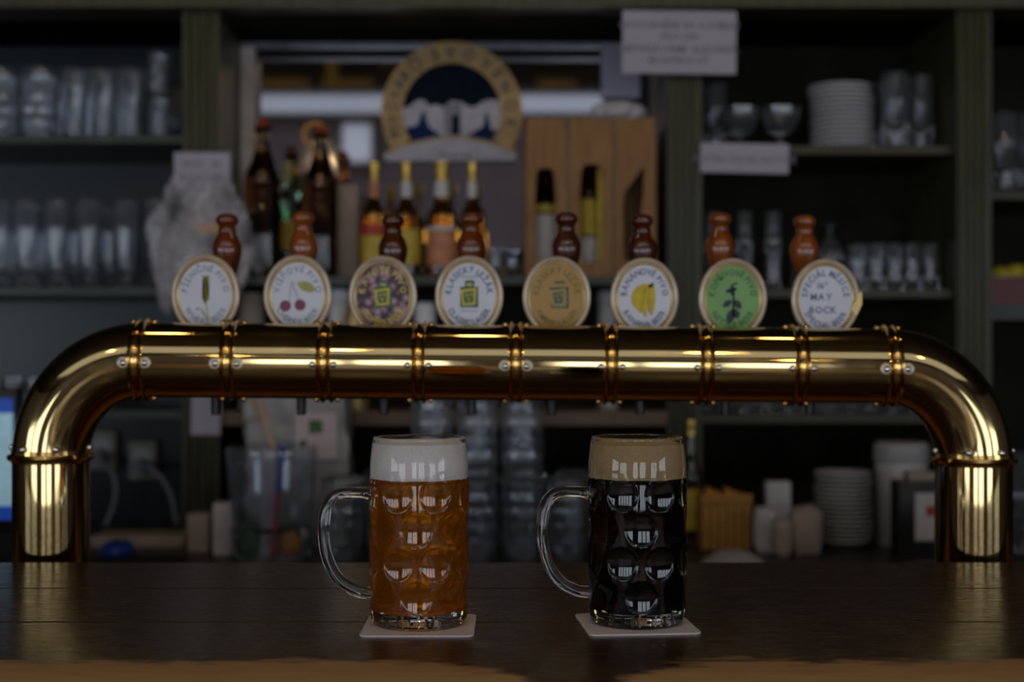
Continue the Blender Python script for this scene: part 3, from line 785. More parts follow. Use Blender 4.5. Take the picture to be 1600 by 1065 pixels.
cb((xLp0, BY, .93), (XE, BY + .03, ZTOP), 'olive_dark', 'back_panel')
tk = .017
for a, b, z, m in [(-XE, xLp0, zL1, 'shelf_green'), (-XE, xLp0, zL2, 'shelf_green'), (-XE, xLp0, zL3, 'shelf_green'), (xRp1, xFp0, zR1, 'shelf_olive'), (xRp1, xFp0, zR2, 'shelf_olive'),
                   (xRp1, xFp0, zR3, 'shelf_olive'), (xFp1, XE, zF1, 'shelf_olive'), (xFp1, XE, zF2, 'shelf_olive')]:
    cb((a, BD, z - tk), (b, BY - .0005, z), m, 'shelf')
cb((xLp1, 2.94, zC1 - .016), (xRp0, 3.21, zC1), 'shelf_green', 'shelf')
cb((xLp1, 2.97, zC2 - .030), (xRp0, BY - .001, zC2), 'shelf_brown', 'shelf', 'brown wooden lower shelf board')
for a, b in ((xLp0, xLp1), (xRp0, xRp1), (xFp0, xFp1)):
    pil = cb((a, BD - .03, .93), (b, BY - .001, ZTOP), 'olive', 'pilaster')
    wd = b - a; n = 4
    for i in range(n):
        x0 = a + wd * (.08 + .84 * i / n); x1 = x0 + wd * .84 / n - .004
        MB().rbox((x0, BD - .039, .96), (x1, BD - .029, ZTOP - .06), .003).build('reed_moulding', 'olive', pil)
cb((-XE, BD - .06, Z(11, 2.94)), (XE, BD + .06, ZTOP + .06), 'olive', 'cornice')
cb((-XE, BD + .0605, Z(20, BD)), (XE, BY - .001, Z(4, BD)), 'matt_dark', 'top_board')
for a in (-XE - .03, XE): cb((a, BD - .01, .93), (a + .03, BY + .03, ZTOP), 'olive', 'end_panel')
# mirror niche
MY = 3.22
cb((xLp1, MY, zC1 + .0), (xRp0, MY + .004, Z(72, MY)), 'mirror', 'mirror', 'old mirror behind the bottles')
cb((xLp1, MY - .014, Z(75, MY)), (xRp0, MY, Z(65, MY)), 'frame_grey', 'mirror_frame')
cb((xLp1 + .001, MY - .02, zC1), (xLp1 + .030, MY - .0005, Z(76, MY)), 'frame_pale', 'mirror_frame', 'pale upright of the mirror frame')
cb((xLp1, MY + .005, zC1), (xRp0, BY, Z(60, MY)), 'olive_dark', 'niche_board')
cb((xLp1, 3.0605, 2.030), (xRp0, BY, Z(20, MY)), 'matt_dark', 'niche_header')
# worktop
CZT = 0.93
wt = thing('back_counter', 'dark worktop along the back wall below the shelves', 'counter', (0, 2.9, 0.89))
MB().rbox((-2.24, 2.50, .89), (2.24, BY + .03, CZT), .004).build('worktop', 'counter_dark', wt)
for i in range(8):
    x0 = -2.08 + i * .52
    f = MB().box((x0, 2.56, .02), (x0 + .51, BY, .8895)).build('cupboard', 'olive_dark', wt, smooth=0)
    d = MB().rbox((x0 + .012, 2.54, .08), (x0 + .498, 2.5598, .875), .004).build('door', 'olive', f)

# ================================================================== bar glassware
def shell(outer, t, floor_):
    """closed glass wall from an outer profile"""
    pr = [(0, 0)] + outer + [(max(r - t, .0004), z) for r, z in reversed(outer) if z > floor_] + [(0, floor_)]
    return pr
def glass_thing(name, outer, t, fl, seg=24, m='glass_thin', cat='glass'):
    o = MB().lathe(shell(outer, t, fl), seg).build(name, m, smooth=50); tag(o, name, cat); return o
conical = glass_thing('conical_glass', [(.0185, 0), (.0195, .003), (.0200, .02), (.0245, .08), (.0305, .148), (.0312, .156)], .0020, .012)
pokal = glass_thing('pilsner_glass', [(.0270, 0), (.0275, .003), (.0120, .010), (.0085, .018), (.0095, .026), (.0200, .040), (.0235, .07), (.0265, .12), (.0272, .16), (.0262, .195)], .0019, .036)
tumbler = glass_thing('tumbler', [(.0190, 0), (.0200, .002), (.0205, .03), (.0210, .07), (.0212, .108)], .0020, .010)
short = glass_thing('short_glass', [(.0240, 0), (.0250, .002), (.0255, .03), (.0258, .068)], .0020, .008)
tall = glass_thing('tall_glass', [(.0270, 0), (.0280, .003), (.0285, .06), (.0290, .12), (.0292, .166)], .0021, .012)
coupe = glass_thing('ice_cream_glass', [(.0300, 0), (.0300, .003), (.0080, .010), (.0065, .022), (.0100, .032), (.0360, .052), (.0450, .080), (.0470, .104)], .0021, .036)
gobl = glass_thing('upturned_goblet', [(.0290, 0), (.0300, .003), (.0280, .02), (.0150, .042), (.0060, .050), (.0052, .070), (.0200, .076), (.0230, .078)], .0018, .004)
bm_ = mug_glass(48, 40).mesh('glass_body', 'glass_thin', 60); bh_ = mug_handle(3, 12).mesh('handle', 'glass_thin', 80)
def make_bar_mug():
    t = thing('empty_beer_mug', 'x', 'beer mug')
    for n_, me in (('glass_body', bm_), ('handle', bh_)):
        o = bpy.data.objects.new(n_, me); COL.objects.link(o); o.parent = t
    return t
bmug = make_bar_mug()
def glass(proto, px, D, z, label, group, rz=None, k=1.0, flip=False, h=0):
    o = put(proto, USED, (X(px, D), D, z + .0003), label, group, rz)
    o.scale = (k, k, k)
    if flip:
        o.rotation_euler = (pi, 0, rz or 0); o.location.z = z + h * k + .0003
    else: o.rotation_euler = (0, 0, rz or random.uniform(0, 6))
    return o
DG = 3.09
# left, upper shelf
for i, px in enumerate((0, 62)): glass(bmug, px, DG, zL1, '%s empty dimpled mug on the upper left shelf' % ('leftmost', 'second from left')[i], 'empty mugs on the upper left shelf', -1.6 + .2 * i)
for i, px in enumerate((117, 162, 207)): glass(conical, px, DG, zL1, '%s conical beer glass from left on the upper left shelf, front row' % ORD[i], 'conical glasses on the upper left shelf')
for i, px in enumerate((34, 92, 140, 190)): glass(conical, px, 3.255, zL1, '%s conical beer glass from left on the upper left shelf, back row' % ORD[i], 'conical glasses on the upper left shelf')
for i in range(2): glass(bmug, 249, DG, zL1 + i * .0978, 'small dimpled mug on the upper left shelf, %s of a stack of two' % ('bottom', 'top')[i], 'stacked small mugs', -1.2 + .3 * i, .62)
glass(short, 270, DG + .12, zL1, 'short glass beside the stacked mugs on the upper left shelf', None)
# left, middle shelf
for i, px in enumerate((-2, 43, 90, 141, 198, 246)): glass(pokal, px, DG, zL2, '%s stemmed pilsner glass from left on the middle left shelf, front row' % ORD[i], 'pilsner glasses on the middle left shelf')
for i, px in enumerate((20, 68, 118, 172)): glass(pokal, px, 3.24, zL2, '%s stemmed pilsner glass from left on the middle left shelf, back row' % ORD[i], 'pilsner glasses on the middle left shelf')
# left, lower shelf
for i, px in enumerate((22, 58, 95)): glass(short, px, DG, zL3, '%s short glass from left on the lower left shelf' % ORD[i], 'short glasses on the lower left shelf')
# right, upper shelf
glass(tall, 1116, DG + .06, zR1, 'slim tall glass beside the pilaster on the upper right shelf', None, None, .96)
for i, px in enumerate((1156, 1219)): glass(coupe, px, DG, zR1, '%s footed ice cream glass on the upper right shelf' % ('left', 'right')[i], 'footed ice cream glasses', None, .92)
for i, (px, D) in enumerate(((1385, 3.17), (1398, 3.06), (1438, 3.10))): glass(tall, px, D, zR1, '%s tall straight glass from left beside the plates on the upper right shelf' % ORD[i], 'tall glasses beside the plates')
# right, middle shelf
for i, px in enumerate((1113, 1163, 1208, 1250)):
    glass(tumbler, px, DG, zR2, 'bottom glass of the %s stacked pair from left on the middle right shelf' % ORD[i], 'stacked straight glasses', None, .80)
    if i != 3: glass(tumbler, px, DG, zR2 + .0868, 'top glass of the %s stacked pair from left on the middle right shelf' % ORD[i], 'stacked straight glasses', None, .80)
for i, px in enumerate((1295, 1335)): glass(short, px, DG + .06, zR2, '%s short glass in the middle of the middle right shelf' % ('left', 'right')[i], 'short glasses on the middle right shelf', None, 1.08)
glass(gobl, 1297, DG + .06, zR2 + .0738, 'upturned goblet resting on the left short glass, middle right shelf', None, .0)
for i, px in enumerate((1340, 1368.5, 1397, 1425.5, 1454)): glass(tumbler, px, DG - .02, zR2, '%s straight glass from left in the bright row on the middle right shelf' % ORD[i], 'row of straight glasses on the middle right shelf', None, .94)
# right, lower shelf: only the feet show under the pipe
for i in range(11): glass(tumbler, 1114 + i * 33, DG, zR3, '%s straight glass from left on the lower right shelf, seen under the pipe' % ORD[i], 'glasses on the lower right shelf')
# far right section
for i, px in enumerate((1566, 1613)): glass(tall, px, DG, zF1, '%s tall glass from left on the far right shelf' % ORD[i], 'tall glasses on the far right shelf', None, 1.08)
glass(tall, 1590, 2.78, CZT, 'tall glass on the worktop right of the right brass column', None, None, 1.2)

# ------------------------------------------------------------------ plates
def plate_proto(name, r, h, m):
    pr = [(0, 0), (r * .55, 0), (r * .58, .001), (r * .80, h * .45), (r, h * .82), (r * 1.005, h * .92), (r * .99, h), (r * .78, h * .62), (r * .56, .0035), (0, .003)]
    o = MB().lathe(pr, 40).build(name, m, smooth=40); tag(o, name, 'plate'); return o
pl = plate_proto('plate', .071, .018, 'porcelain'); sa = plate_proto('saucer', .0575, .019, 'porcelain_grey')
n = 14
for i in range(n):
    j = n - 1 - i
    put(pl, USED, (X(1315, 3.13) + random.uniform(-.003, .003) - .005 * (i > 10), 3.13, zR1 + .0004 + i * .0101), 'white plate in the stack on the upper right shelf, %s from the top' % ORD[j], 'stacked plates on the upper right shelf', i)
n = 16
for i in range(n):
    j = n - 1 - i
    put(sa, USED, (X(1318, 2.86) + random.uniform(-.003, .003), 2.86, CZT + .0004 + i * .0090), 'grey white saucer in the stack on the worktop, %s from the top' % ORD[j], 'stacked saucers on the worktop', i)

# ------------------------------------------------------------------ bottles
def bottle(name, label, cat, px, D, z, H, r, neck_r, shoulder, gm_, seals, bands):
    t = thing(name, label, cat, (X(px, D), D, z + .0004))
    s0, s1 = shoulder
    pr = [(0, .004), (r * .8, 0), (r * .97, .003), (r, .010), (r, s0 * H), (r * .93, (s0 + (s1 - s0) * .3) * H), (r * .62, (s0 + (s1 - s0) * .7) * H), (neck_r * 1.12, s1 * H), (neck_r, (s1 + .03) * H), (neck_r * .92, .955 * H), (neck_r * 1.12, .96 * H), (neck_r * 1.12, H), (0, H)]
    MB().lathe(pr, 32).build('glass', gm_, t, world=False)
    for (nm, m, z0, z1, rr, lab) in bands:
        # wrapped round the bottle, follows its outline
        def rad(zz):
            for (a, za), (b, zb) in zip(pr[1:], pr[2:]):
                if za <= zz <= zb and zb > za: return a + (b - a) * (zz - za) / (zb - za)
            return r
        q = [(rad(z0 * H + (z1 - z0) * H * i / 6) + .0006, z0 * H + (z1 - z0) * H * i / 6) for i in range(7)]
        q = [(rr or 0, q[0][1])] + q + [(0, q[-1][1])] if nm in ('foil', 'cap') else [(q[0][0] - .0005, q[0][1])] + q + [(q[-1][0] - .0005, q[-1][1])]
        MB().lathe(q, 32).build(nm, m, t, lab, world=False)
    if seals:
        MB().lathe([(0, H), (.011, H), (.013, H + .003), (.012, H + .010), (.007, H + .015), (0, H + .016)], 16).build('stopper', 'red_label', t, 'red and white swing stopper', world=False)
        mb = MB()
        for sx in (-1, 1):
            mb.tube([(sx * .0148, 0, H - .055), (sx * .0155, -.004, H - .015), (sx * .009, 0, H + .013)], .0012, seg=6)
        mb.build('wire_bail', 'steel', t, world=False)
    return t
bottle('swing_top_bottle', 'tall dark brown swing top bottle, left of the two', 'bottle', 411, 3.02, zC1, .325, .0395, .0165, (.62, .84), 'glass_brown', True, [])
bottle('swing_top_bottle', 'tall dark brown swing top bottle, right of the two', 'bottle', 501, 3.02, zC1, .312, .0375, .0160, (.62, .84), 'glass_brown', True, [])
bottle('liqueur_bottle', 'small yellow green bottle between the two swing top bottles', 'bottle', 449, 3.12, zC1, .262, .024, .010, (.60, .80), 'glass_green', False, [('label', 'yellow_label', .25, .5, 0, None), ('foil', 'ink_leaf', .82, 1, 0, None)])
LQ = [(585, 'leftmost of the four liqueur bottles, yellow label with a red top', 'gold_foil', 'salmon_label', [('label', 'yellow_label', .10, .36, 0, None), ('label', 'red_label', .37, .46, 0, 'red upper label')]),
      (635, 'second of the four liqueur bottles, yellow label and gold neck', 'gold_foil', 'white_label', [('label', 'yellow_label', .12, .42, 0, None)]),
      (690, 'third of the four liqueur bottles, salmon label and white neck', 'gold_foil', 'white_label', [('label', 'salmon_label', .10, .40, 0, None), ('label', 'white_label', .405, .44, 0, 'white strip')]),
      (738, 'rightmost of the four liqueur bottles, slim gold capsule', 'gold_foil', 'white_label', [('label', 'orange_label', .10, .35, 0, None)])]
for i, (px, lab, c1, c2, bd) in enumerate(LQ):
    H = .248; nr = (.0105, .0115, .0155, .0100)[i]
    bottle('liqueur_bottle', lab, 'bottle', px, 3.02 + .01 * (i % 2), zC1, H, (.029, .030, .032, .028)[i], nr, (.52, .68), 'glass_amber', False, bd + [('foil', c1, .84, 1, 0, 'gold foil capsule'), ('neck_label', c2, .70, .835, 0, None)])
o = MB().rbox((X(529, 3.1), 3.07, zC1 + .0004), (X(561, 3.1), 3.13, Z(290, 3.1)), .002).build('carton', 'brown_card'); tag(o, 'pale upright carton between the brown bottles and the liqueur bottles', 'box')
for i, px in enumerate((774, 800)): glass(short, px, 3.06 + .06 * i, zC1, '%s short glass beside the liqueur bottles' % ('left', 'right')[i], 'short glasses beside the liqueur bottles')
# orange ring hung on the mirror behind the right swing top bottle
o = MB().lathe([(.022, 0), (.030, 0), (.030, -.008), (.022, -.008)] + [(.022, 0)], 40, (X(494, MY), MY - .012, Z(212, MY)), axis='Y').build('wooden_ring', 'orange_label', smooth=30); tag(o, 'orange ring hanging on the mirror behind the right swing top bottle', 'ring')

# ------------------------------------------------------------------ wooden three bottle crate
cd = 2.96
cx0, cx1, cz0, cz1 = X(820, cd), X(1026, cd), zC1 + .0004, Z(184, cd)
cr = thing('wooden_bottle_crate', 'upright wooden gift crate with three cut out front boards', 'crate', ((cx0 + cx1) / 2, cd, cz0))
MB().box((cx0, cd + .135, cz0), (cx1, cd + .145, cz1)).build('back_board', 'crate_wood', cr, smooth=0)
for a, b in ((cx0, cx0 + .008), (cx1 - .008, cx1)): MB().box((a, cd + .008, cz0), (b, cd + .135, cz1)).build('side_board', 'crate_wood', cr, smooth=0)
MB().box((cx0 + .008, cd + .008, cz0), (cx1 - .008, cd + .135, cz0 + .010)).build('bottom_board', 'crate_wood', cr, smooth=0)
for px in (886, 958): MB().box((X(px, cd) - .003, cd + .002, cz0 + .0101), (X(px, cd) + .003, cd + .135, cz1 - .001)).build('divider', 'shelf_brown', cr, smooth=0)
def holed(x0, x1, hole, name):
    """front board with an opening: outer rectangle and inner outline joined by quads"""
    n = len(hole); cxh = sum(p[0] for p in hole) / n; czh = sum(p[1] for p in hole) / n
    out = []
    for (x, z) in hole:
        dx, dz = x - cxh, z - czh; k = 1e9
        if dx > 1e-9: k = min(k, (x1 - cxh) / dx)
        if dx < -1e-9: k = min(k, (x0 - cxh) / dx)
        if dz > 1e-9: k = min(k, (cz1 - czh) / dz)
        if dz < -1e-9: k = min(k, (cz0 - czh) / dz)
        out.append((cxh + dx * k, czh + dz * k))
    v = []
    for y in (cd, cd + .0078):
        v += [(x, y, z) for x, z in out] + [(x, y, z) for x, z in hole]
    f = []
    for i in range(n):
        j = (i + 1) % n
        f += [(i, j, n + j, n + i), (2 * n + i, 3 * n + i, 3 * n + j, 2 * n + j), (n + i, n + j, 3 * n + j, 3 * n + i), (i, 2 * n + i, 2 * n + j, j)]
    mb = MB().add(v, f)
    # corners of the rectangle that the fan leaves open
    for (qx, qz) in ((x0, cz0), (x1, cz0), (x1, cz1), (x0, cz1)):
        best = None
        for i in range(n):
            a, b = out[i], out[(i + 1) % n]
            if (abs(a[0] - qx) < 1e-6 and abs(b[1] - qz) < 1e-6 and abs(b[0] - qx) > 1e-6) or (abs(b[0] - qx) < 1e-6 and abs(a[1] - qz) < 1e-6 and abs(a[0] - qx) > 1e-6): best = (a, b)
        if best: mb.prism([best[0], (qx, qz), best[1]], cd, cd + .0078)
    mb.build(name, 'crate_wood', cr, smooth=0)
def Hp(pts): return [(X(a, cd), Z(b, cd)) for a, b in pts]
def oval(x0, x1, z0, z1, n=24):
    cx, cz_ = (x0 + x1) / 2, (z0 + z1) / 2; out = []
    for i in range(n):
        t = 2 * pi * i / n; c, s_ = cos(t), sin(t)
        out.append((cx + (x1 - x0) / 2 * math.copysign(abs(c) ** .35, c), cz_ + (z1 - z0) / 2 * math.copysign(abs(s_) ** .6, s_)))
    return out
holed(X(822, cd), X(884, cd), Hp(oval(836, 868, 262, 418)), 'front_board')
holed(X(888, cd), X(956, cd), Hp(oval(906, 944, 256, 412)), 'front_board')
holed(X(960, cd), X(1024, cd), Hp([(1000, 268), (1003, 262), (1006, 262), (1006, 300), (1000, 350), (990, 405), (982, 410), (975, 400), (972, 330), (976, 300)]), 'front_board')
bottle('wine_bottle', 'dark bottle with a white label inside the left bay of the wooden crate', 'bottle', 853, 3.03, cz0 + .0105, .26, .029, .012, (.55, .72), 'glass_brown', False, [('label', 'white_label', .06, .48, 0, None), ('neck_label', 'yellow_label', .50, .56, 0, None)])
bottle('wine_bottle', 'bottle with a yellow label inside the middle bay of the wooden crate', 'bottle', 920, 3.03, cz0 + .0105, .27, .024, .012, (.60, .78), 'glass_amber', False, [('label', 'yellow_label', .30, .58, 0, None), ('label', 'white_label', .08, .28, 0, 'white lower label')])
o = MB().rbox((X(933, 3.0), 2.985, cz0 + .0106), (X(944, 3.0), 2.997, Z(262, 3.0)), .003).build('wooden_stick', 'yellow_label'); tag(o, 'pale yellow wooden stick standing in the middle bay of the wooden crate', 'stick')
# on top of the crate
def lumpy(name, c, r, m, label, cat, amp, seed, smooth=60, fold=0, res=(28, 18), boxy=1.0):
    """rounded body; fold > 0 adds sharp creases like those of a crumpled film"""
    rnd = random.Random(seed); mb = MB().ell((0, 0, 0), (1, 1, 1), *res)
    def dirs(n, lo, hi): return [(Vector((rnd.uniform(-1, 1), rnd.uniform(-1, 1), rnd.uniform(-.6, .6))).normalized() * rnd.uniform(lo, hi), rnd.uniform(0, 6), rnd.uniform(.3, 1)) for _ in range(n)]
    ph = dirs(9, 2, 7); fh = dirs(10, 8, 17)
    out = []
    for p in mb.v:
        v = Vector(p); d = sum(a * abs(sin(k.dot(v) + q)) for k, q, a in ph) / 4 - .45
        if fold: d += fold * (sum(a * abs(sin(k.dot(v) + q + 2 * d)) for k, q, a in fh) / 5 - .6)
        if boxy != 1: v = Vector([math.copysign(abs(q) ** boxy, q) for q in v])
        v = v * (1 + amp * d); out.append((c[0] + v.x * r[0], c[1] + v.y * r[1], c[2] + v.z * r[2]))
    mb.v = out; o = mb.build(name, m, smooth=smooth)
    if label: tag(o, label, cat)
    return o
lumpy('folded_plastic_bag', (X(966, 3.02), 3.02, cz1 + .0205), (.050, .040, .021), 'porcelain', 'crumpled white plastic bag lying on top of the wooden crate', 'bag', .25, 3, 30, .5, (48, 28))
# ------------------------------------------------------------------ papers and signs
def sign(name, px0, py0, px1, py1, D, m, label, cat, lines, rz=0.0, ink='ink_sign'):
    x0, x1, z0, z1 = X(px0, D), X(px1, D), Z(py1, D), Z(py0, D)
    t = thing(name, label, cat, ((x0 + x1) / 2, D, z0))
    n = 10; v = []; f = []
    for i in range(n + 1):
        for y in (0, .0008):
            for z in (0, z1 - z0): v.append(((x0 - x1) / 2 + (x1 - x0) * i / n, y, z))
    for i in range(n):
        a = i * 4
        f += [(a, a + 4, a + 5, a + 1), (a + 2, a + 3, a + 7, a + 6), (a, a + 2, a + 6, a + 4), (a + 1, a + 5, a + 7, a + 3)]
    f += [(0, 1, 3, 2), (n * 4, n * 4 + 2, n * 4 + 3, n * 4 + 1)]
    MB().add(v, f).build('sheet', m, t, smooth=0, world=False)
    mb = MB()
    for (txt, fz_, hh, fx) in lines: text_line(mb, txt, (x1 - x0) * fx, (z1 - z0) * fz_, (z1 - z0) * hh, -.0005, .95)
    if lines: mb.build('lettering', ink, t, smooth=0, world=False)
    t.rotation_euler = (0, rz, 0); return t
sign('paper_notice', 972, 17, 1150, 115, 2.935, 'paper', 'large white paper notice with four lines at the top of the right pilaster', 'sign',
     [('UPOZORNĚNÍ NA KOUŘENÍ', .72, .10, 0), ('PRO LIDI', .545, .10, 0), ('NEPODÁVÁME ALKOHOL', .34, .11, 0), ('MLADŠÍM 18 LET', .17, .09, 0)], radians(.6))
sign('paper_notice', 1094, 224, 1232, 270, 2.955, 'paper', 'long white paper strip notice on the edge of the upper right shelf', 'sign', [('PLATBA POUZE HOTOVĚ', .36, .20, 0)], radians(1.2))
sign('paper_notice', 272, 238, 360, 292, 2.950, 'paper', 'small white price notice on the left pilaster above the plastic bag', 'sign', [('PIVO', .58, .17, -.17), ('50', .58, .17, .25), ('SODA', .22, .17, -.17), ('40', .22, .17, .25)], 0)
sign('paper_sheet', 940, 68, 1000, 152, MY - .016, 'paper_blue', 'bluish sheet of paper hanging behind the large notice on the mirror', 'paper', [], 0)
sign('paper_note', 298, 612, 344, 679, 2.955, 'paper', 'white paper note on the foot of the left pilaster, under the pipe', 'paper', [], radians(1))

# ------------------------------------------------------------------ arch sign on the mirror
ad = MY - .0146
acx, acz = X(706, ad), Z(176, ad); pxm = ad / F
arch = thing('arch_sign', 'horseshoe shaped gold sign with a painted skyline of towers, hung on the mirror', 'sign', (acx, ad, acz - .09))
ro, ri = 110 * pxm, 77 * pxm; a0, a1 = radians(-34), radians(214)
v = []; f = []; n = 60
for i in range(n + 1):
    t = a0 + (a1 - a0) * i / n
    for y in (ad - .008, ad):
        for r_ in (ri, ro): v.append((acx + r_ * cos(t), y, acz + r_ * sin(t)))
for i in range(n):
    a = i * 4; f += [(a, a + 4, a + 5, a + 1), (a + 2, a + 3, a + 7, a + 6), (a, a + 2, a + 6, a + 4), (a + 1, a + 5, a + 7, a + 3)]
f += [(0, 1, 3, 2), (n * 4, n * 4 + 2, n * 4 + 3, n * 4 + 1)]
MB().add(v, f).build('arch_band', 'sign_gold', arch, smooth=30)
def apx(pts): return [(X(a, ad), Z(b, ad)) for a, b in pts]
def aplate(pts, m, name, y, lab=None): MB().prism(apx(pts), ad - y, ad - y + .0008).build(name, m, arch, lab, smooth=0)
circ = [(706 + 78 * cos(radians(t)), 176 - 78 * sin(radians(t))) for t in range(-32, 213, 6)]
MB().prism(apx(circ), ad - .003, ad).build('sky_panel', 'night', arch, smooth=0)
aplate([(629, 170), (640, 167), (648, 160), (656, 156), (664, 158), (670, 166), (684, 164), (690, 168), (700, 164), (705, 158), (722, 160), (730, 166), (740, 168), (748, 164), (756, 158), (766, 156), (780, 158), (782, 172), (784, 210), (768, 214), (640, 214), (629, 205)], 'skyline', 'skyline', .0040, 'pale skyline silhouette')
aplate([(694, 168), (698, 162), (720, 162), (722, 212), (694, 212)], 'skyline_grey', 'bridge_tower', .0048)
aplate([(706, 182), (714, 178), (718, 184), (718, 212), (706, 212)], 'night', 'archway', .0054)
aplate([(632, 200), (652, 196), (660, 176), (664, 172), (667, 190), (672, 200), (690, 212), (690, 216), (640, 224), (634, 214)], 'navy', 'roofs', .0052)
aplate([(728, 214), (744, 204), (755, 198), (757, 184), (761, 174), (764, 186), (768, 204), (782, 202), (780, 214), (770, 222), (728, 216)], 'navy', 'roofs', .0052)
ban = [(600, 240), (622, 230), (650, 221), (680, 215), (706, 213), (735, 215), (760, 220), (786, 228), (806, 236)]
aplate(ban + [(806, 241), (604, 246)], 'sign_gold', 'banner_edge', .0086)
aplate([(a, b + 4) for a, b in ban] + [(806, 252), (604, 252)], 'skyline', 'banner', .0094, 'pale banner under the skyline')
mb = MB(); text_line(mb, 'PIVOVAR', X(712, ad), Z(247, ad), .011, ad - .0098); mb.build('lettering', 'ink_dark', arch, smooth=0)
rm = (ro + ri) / 2
for txt, t0, t1, h in (('PIVOVAR', 205, 136, .026), ('O', 134, 121, .032), ('SVOVENOK', 112, -20, .026)):
    mb = MB(); text_arc(mb, txt, acx, acz, rm, rm, radians(t0), radians(t1), h, ad - .0084, cond=.85); mb.build('lettering', 'ink_dark', arch, smooth=0)

# ------------------------------------------------------------------ plastic bag on the left pilaster
bg = lumpy('plastic_bag', (X(312, 2.87), 2.868, Z(380, 2.87)), (.084, .036, .118), 'film', 'crumpled clear plastic bag hanging under the price notice on the left pilaster', 'bag', .34, 11, 30, .9, (72, 48))
bg2 = lumpy('twisted_tail', (X(262, 2.9), 2.89, Z(440, 2.9)), (.018, .015, .060), 'film', None, None, .3, 5); bg2.parent = bg
bg3 = lumpy('orange_tag', (X(330, 2.84), 2.838, Z(357, 2.84)), (.034, .006, .011), 'orange_label', None, None, .08, 2); bg3.parent = bg; bg3['label'] = 'orange paper tag in the bag'
MB().tube([(X(312, 2.9), 2.905, Z(300, 2.9)), (X(314, 2.9), 2.925, Z(286, 2.9)), (X(314, 2.9), 2.945, Z(280, 2.9))], .003, seg=8).build('hanging_loop', 'film', bg)

# ------------------------------------------------------------------ left of the worktop
D = 2.35
mon = thing('computer_monitor', 'computer monitor with a pale blue screen behind the left brass column', 'monitor', (X(-45, D), D, CZT))
mx0, mx1 = X(-150, D), X(26, D)
MB().rbox((mx0, D, Z(832, D)), (mx1, D + .035, Z(606, D)), .005).build('casing', 'black_plastic', mon)
MB().box((mx0 + .010, D - .0015, Z(790, D)), (mx1 - .006, D + .001, Z(645, D))).build('screen', 'screen_pale', mon, 'pale blue lit screen', smooth=0)
MB().box((mx0 + .010, D - .0015, Z(644.8, D)), (mx1 - .006, D + .001, Z(622, D))).build('title_bar', 'screen_blue', mon, 'blue lit title bar', smooth=0)
MB().box((mx0 + .010, D - .0015, Z(812, D)), (mx1 - .006, D + .001, Z(790.2, D))).build('task_bar', 'screen_blue', mon, 'blue lit task bar', smooth=0)
MB().tube([(X(-60, D), D + .05, CZT + .01), (X(-60, D), D + .05, Z(700, D)), (X(-60, D), D + .03, Z(690, D))], .016, seg=12).build('stand_post', 'black_plastic', mon)
MB().rbox((X(-120, D), D - .03, CZT + .0003), (X(-5, D), D + .14, CZT + .012), .004).build('stand_base', 'black_plastic', mon)
# till desk that carries the monitor, in front of the back counter
o = thing('till_table', 'dark till table under the monitor behind the left brass column', 'table', (X(-45, D), D, 0))
MB().rbox((-1.15, 2.20, CZT - .03), (X(60, 2.3), 2.499, CZT), .003).build('table_top', 'counter_dark', o)
for lx in (-1.1, X(40, 2.3)):
    for ly in (2.23, 2.46): MB().box((lx - .02, ly - .02, 0), (lx + .02, ly + .02, CZT - .031)).build('leg', 'counter_dark', o, smooth=0)
SDp = BY - .0008
for i, (px, py) in enumerate(((163, 702), (226, 718))):
    t = thing('wall_socket', '%s beige wall socket with a plug under the lower left shelf' % ('left', 'right')[i], 'socket', (X(px, SDp), SDp - .02, Z(py, SDp)))
    x, z = X(px, SDp), Z(py, SDp)
    MB().rbox((x - .034, SDp - .022, z - .046), (x + .034, SDp, z + .046), .006).build('cover', 'beige_plastic', t)
    MB().lathe([(0, -.0245), (.024, -.0245), (.026, -.022)], 24, (x, SDp, z + .006), axis='Y').build('socket_face', 'white_label', t)
    MB().tube([(x, SDp - .024, z - .012), (x, SDp - .065, z - .014)], .017, seg=16).build('plug', 'grey_cable', t, 'grey plug')
    if i == 1: pth = [(x, SDp - .065, z - .014), (x + .04, SDp - .10, z - .010), (x + .085, SDp - .11, z - .06), (x + .102, SDp - .11, z - .13), (x + .105, SDp - .11, CZT + .006)]
    else: pth = [(x + .005, SDp - .065, z - .014), (x + .05, SDp - .09, z - .06), (x + .048, SDp - .10, z - .13), (x + .01, SDp - .11, z - .19), (x - .04, SDp - .12, CZT + .006)]
    MB().tube(catmull(pth, 8), .0055, seg=10).build('cable', 'grey_cable', t)
D = 2.80
def onto(px0, px1, py, D, depth, m, name, label, cat, c=.003, z=CZT):
    o = MB().rbox((X(px0, D), D, z + .0004), (X(px1, D), D + depth, Z(py, D)), c).build(name, m); tag(o, label, cat); return o
onto(140, 288, 838, 2.84, .11, 'brown_card', 'cutting_board', 'pale board lying on the worktop under the wall sockets', 'board')
ms = thing('computer_mouse', 'blue computer mouse on the worktop beside the left brass column', 'mouse', (X(184, 2.76), 2.76, CZT))
MB().lathe([(0, 0), (.030, 0), (.033, .006), (.030, .016), (.020, .025), (0, .028)], 24, (X(184, 2.76), 2.76, CZT + .0005), sy=1.3).build('body', 'blue_plastic', ms)
MB().lathe([(0, -.003), (.006, -.003), (.006, .003), (0, .003)], 16, (X(184, 2.76), 2.745, CZT + .0268), axis='X').build('scroll_wheel', 'black_plastic', ms)
onto(292, 326, 803, 2.78, .05, 'brown_card', 'small_carton', 'short beige carton left of the white carton on the worktop', 'box')
onto(332, 360, 786, 2.74, .05, 'white_label', 'small_carton', 'narrow white carton left of the glass jar on the worktop', 'box')
